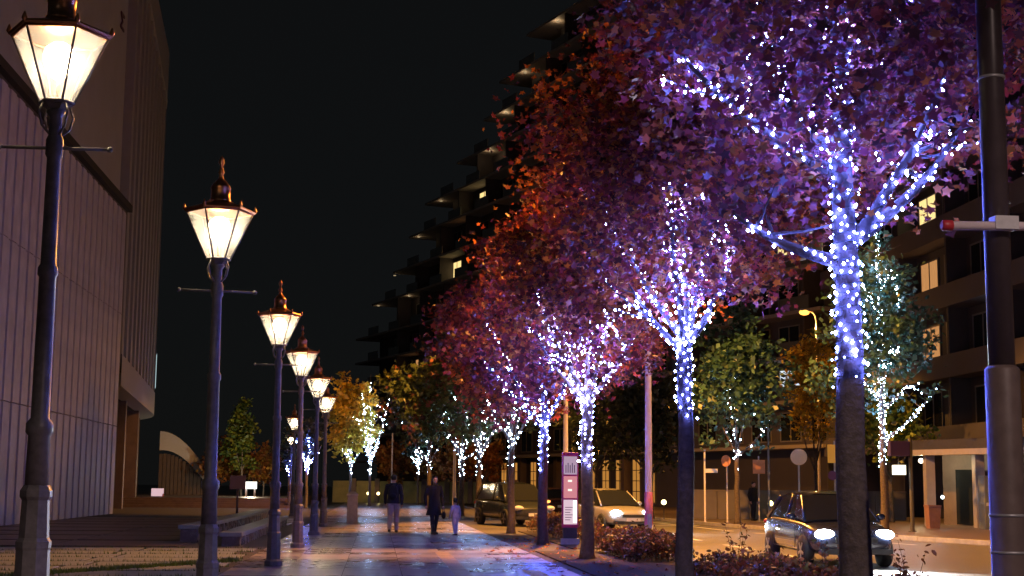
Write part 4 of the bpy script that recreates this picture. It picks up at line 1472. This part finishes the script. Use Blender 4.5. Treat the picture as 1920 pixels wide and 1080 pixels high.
# ------------------------------------------------------------------ people
def person(label, loc, rz, h, top, legs_m, shoe_m, pose, coat_len=.0, hair_long=False, bag=None, head_scale=1.0):
    """local -y is forward; dimensions for 1.70 m, scaled to h"""
    k = h / 1.70
    t = thing('person', label, 'person', loc, rz, group='people out walking')
    t.scale = (k, k, k)
    hs = head_scale
    neck = Vector((0, -.01, 1.43))
    hc = Vector((0, -.03, 1.43 + .155 * hs))
    (lk, la), (rk, ra) = pose['legs']
    (le, lw), (re, rw) = pose['arms']
    B = MB()
    B.ball(hc, (.078 * hs, .098 * hs, .115 * hs), 16, 12)
    B.ball(hc + Vector((0, -.03, -.05)) * hs, (.058 * hs, .07 * hs, .065 * hs), 12, 8)
    B.tube([hc + Vector((0, -.09, .01)) * hs, hc + Vector((0, -.118, -.03)) * hs, hc + Vector((0, -.095, -.038)) * hs], [.008, .015, .012], 8)
    B.ball(hc + Vector((0, -.09, -.066)) * hs, (.024, .012, .009), 8, 6)
    for s in (-1, 1):
        B.ball(hc + Vector((s * .078, .005, -.01)) * hs, (.012, .022, .032), 8, 6)
    B.limb([neck + Vector((0, .02, -.08)), hc + Vector((0, .01, -.06))], [.056, .05])
    # trunk
    rings = []
    for z, a, b in ((.84, .13, .09), (.92, .165, .11), (1.05, .14, .095), (1.2, .155, .105), (1.33, .17, .105), (1.40, .13, .085), (1.44, .06, .06)):
        rings.append([(a * math.cos(q * PI / 8), b * math.sin(q * PI / 8), z) for q in range(16)])
    vs, fs = loft(rings)
    B.add(vs, fs, True)
    hands = []
    for s, (el, wr) in ((-1, (le, lw)), (1, (re, rw))):
        sh = Vector((s * .185, 0, 1.37))
        el, wr = Vector(el), Vector(wr)
        B.limb([sh, (sh + el) / 2, el], [.052, .047, .038])
        B.limb([el, (el + wr) / 2 + (el - wr) * .15, wr], [.038, .036, .024])
        d = (wr - el).normalized()
        side = d.cross(Vector((0, 1, 0)))
        side = side.normalized() if side.length > .1 else Vector((1, 0, 0))
        fwd = Vector((0, -1, 0)) - d * Vector((0, -1, 0)).dot(d)
        fwd.normalize()
        palm = wr + d * .05
        B.tube([wr, wr + d * .03, wr + d * .085], [.022, .036, .036], 10, squash=.5)
        for q in range(4):
            base = wr + d * .08 + fwd * (.027 - q * .018)
            ln = (.070, .078, .072, .056)[q]
            B.limb([base, base + d * ln * .55 - side * s * .006, base + d * ln * .9 - side * s * .024], [.0095, .009, .0078], 6)
        B.limb([wr + d * .03 + fwd * .026, wr + d * .06 + fwd * .048, wr + d * .088 + fwd * .05], [.012, .0105, .009], 6)
    for s, (kn, an_) in ((-1, (lk, la)), (1, (rk, ra))):
        hip = Vector((s * .085, 0, .90))
        kn, an_ = Vector(kn), Vector(an_)
        B.limb([hip, (hip + kn) / 2, kn], [.085, .072, .053])
        B.limb([kn, kn + (an_ - kn) * .35 + Vector((0, .012, 0)), an_], [.053, .052, .036])
        B.limb([an_ + Vector((0, .03, -.045)), an_ + Vector((0, -.06, -.05)), an_ + Vector((0, -.16, -.06))], [.036, .034, .024])
    b = B.build('body', 'skin', t)
    md = b.modifiers.new('skin', 'REMESH')
    md.mode = 'VOXEL'
    md.voxel_size = .0085
    md.use_smooth_shade = True

    def cloth(name, mt, mbx, vox=.012):
        o = mbx.build(name, mt, t)
        q = o.modifiers.new('skin', 'REMESH')
        q.mode = 'VOXEL'
        q.voxel_size = vox
        q.use_smooth_shade = True
        return o
    # upper garment
    C = MB()
    zh = .86 - coat_len
    rings = []
    fl = 1 + coat_len * .9
    for z, a, bb in ((zh, .195 * fl, .145 * fl), ((zh + 1.05) / 2, .185, .135), (1.05, .168, .122), (1.2, .178, .13), (1.33, .192, .128), (1.41, .15, .105), (1.455, .078, .075)):
        rings.append([(a * math.cos(q * PI / 8) * (1 + .02 * math.sin(5 * q + z * 9)), bb * math.sin(q * PI / 8) * (1 + .02 * math.sin(3 * q + z * 7)), z) for q in range(16)])
    vs, fs = loft(rings)
    C.add(vs, fs, True)
    for s, (el, wr) in ((-1, (le, lw)), (1, (re, rw))):
        sh = Vector((s * .18, 0, 1.365))
        el, wr = Vector(el), Vector(wr)
        C.limb([sh, (sh + el) / 2, el], [.073, .066, .057])
        C.limb([el, (el + wr) / 2, wr + (wr - el) * .02], [.057, .053, .043])
    cloth('coat' if coat_len else 'jacket', top, C)
    Lg = MB()
    for s, (kn, an_) in ((-1, (lk, la)), (1, (rk, ra))):
        hip = Vector((s * .085, 0, .90))
        kn, an_ = Vector(kn), Vector(an_)
        ex = .004 if coat_len else .017
        Lg.limb([hip, (hip + kn) / 2, kn], [.092 + ex / 2, .078 + ex, .058 + ex])
        Lg.limb([kn, kn + (an_ - kn) * .4 + Vector((0, .01, 0)), an_ + Vector((0, 0, .0))], [.058 + ex, .055 + ex, .042 + ex])
    rings = [[(a * math.cos(q * PI / 8), b_ * math.sin(q * PI / 8), z) for q in range(16)] for z, a, b_ in ((.82, .15, .11), (.92, .175, .12), (1.02, .155, .108))]
    vs, fs = loft(rings)
    Lg.add(vs, fs, True)
    cloth('tights' if coat_len else 'trousers', legs_m, Lg)
    for s, an_ in ((-1, la), (1, ra)):
        an_ = Vector(an_)
        Sh = MB()
        Sh.limb([an_ + Vector((0, .035, -.045)), an_ + Vector((0, -.06, -.045)), an_ + Vector((0, -.17, -.056))], [.045, .043, .034])
        if coat_len:
            Sh.limb([an_ + Vector((0, .01, -.02)), an_ + Vector((0, .01, .16))], [.052, .056])
        cloth('boot' if coat_len else 'shoe', shoe_m, Sh, .01)
    Hr = MB()
    Hr.ball(hc + Vector((0, .018, .028)) * hs, (.09 * hs, .098 * hs, .108 * hs), 16, 10)
    Hr.ball(hc + Vector((0, -.045, .085)) * hs, (.07 * hs, .05 * hs, .035 * hs), 12, 8)
    if hair_long:
        Hr.limb([hc + Vector((0, .055, .0)) * hs, hc + Vector((0, .075, -.12)) * hs, hc + Vector((0, .085, -.22)) * hs], [.082, .082, .06])
        for s in (-1, 1):
            Hr.limb([hc + Vector((s * .075, .0, .03)), hc + Vector((s * .085, .005, -.1)), hc + Vector((s * .075, .01, -.17))], [.024, .026, .018])
    cloth('hair', 'hair_black', Hr, .008)
    for s in (-1, 1):
        MB().ball(hc + Vector((s * .031, -.088, .005)) * hs, .0105, 8, 6).build('eye', 'hair_black', t)
    if bag == 'backpack':
        o = MB()
        o.ball((0, .19, 1.18), (.15, .09, .22), 14, 10).ball((0, .25, 1.08), (.11, .06, .1), 12, 8)
        bk = cloth('backpack', 'coat_black', o)
        for s in (-1, 1):
            MB().tube([(s * .1, .14, 1.38), (s * .11, .0, 1.46), (s * .115, -.13, 1.34), (s * .13, -.12, 1.15), (s * .12, .12, 1.05)], .016, 8).build('strap', 'coat_black', t)
    elif bag == 'handbag':
        hx = Vector(rw)
        o = MB()
        o.ball((hx.x + .02, hx.y, hx.z - .28), (.05, .13, .11), 12, 8)
        cloth('handbag', 'coat_black', o)
        MB().tube([hx + Vector((.02, -.09, -.2)), hx + Vector((0, -.03, -.07)), hx + Vector((0, .03, -.07)), hx + Vector((.02, .09, -.2))], .008, 6).build('bag_strap', 'coat_black', t)
    return t


walkA = {'legs': (((-.09, -.10, .49), (-.085, -.16, .10)), ((.09, .02, .49), (.09, .22, .13))),
         'arms': (((-.25, .09, 1.10), (-.25, .05, .86)), ((.25, -.06, 1.10), (.25, -.16, .88)))}
stand = {'legs': (((-.085, -.03, .49), (-.09, -.02, .09)), ((.09, .0, .49), (.10, .05, .09))),
         'arms': (((-.25, .05, 1.11), (-.23, -.03, .86)), ((.26, .05, 1.11), (.26, -.02, .85)))}
walkB = {'legs': (((-.085, -.08, .49), (-.085, -.14, .10)), ((.09, .0, .49), (.095, .14, .10))),
         'arms': (((-.25, .07, 1.11), (-.24, .03, .86)), ((.26, .03, 1.11), (.26, -.06, .85)))}
small = {'legs': (((-.085, -.04, .49), (-.09, -.05, .09)), ((.09, .0, .49), (.09, .10, .10))),
         'arms': (((-.25, .03, 1.10), (-.26, -.03, .86)), ((.26, -.02, 1.10), (.27, -.10, .88)))}
person('person in dark jacket and pale trousers walking away with a backpack', (.53, 43.2, 0), PI - .1, 1.72, 'cloth_navy', 'cloth_beige', 'shoe', walkA, bag='backpack')
person('long-haired person in knee-length black coat and boots with a handbag', (1.68, 41.96, 0), .35, 1.68, 'coat_black', 'coat_black', 'shoe', walkB, coat_len=.30, hair_long=True, bag='handbag')
person('small child in a pale lilac jacket beside the black-coated person', (2.28, 41.6, 0), PI + .5, 1.0, 'cloth_lilac', 'cloth_lilac', 'shoe', small, head_scale=1.35)
person('person in dark clothes standing on the far pavement by the boundary wall', (16.6, 63, 0), .6, 1.7, 'coat_black', 'cloth_navy', 'shoe', stand)
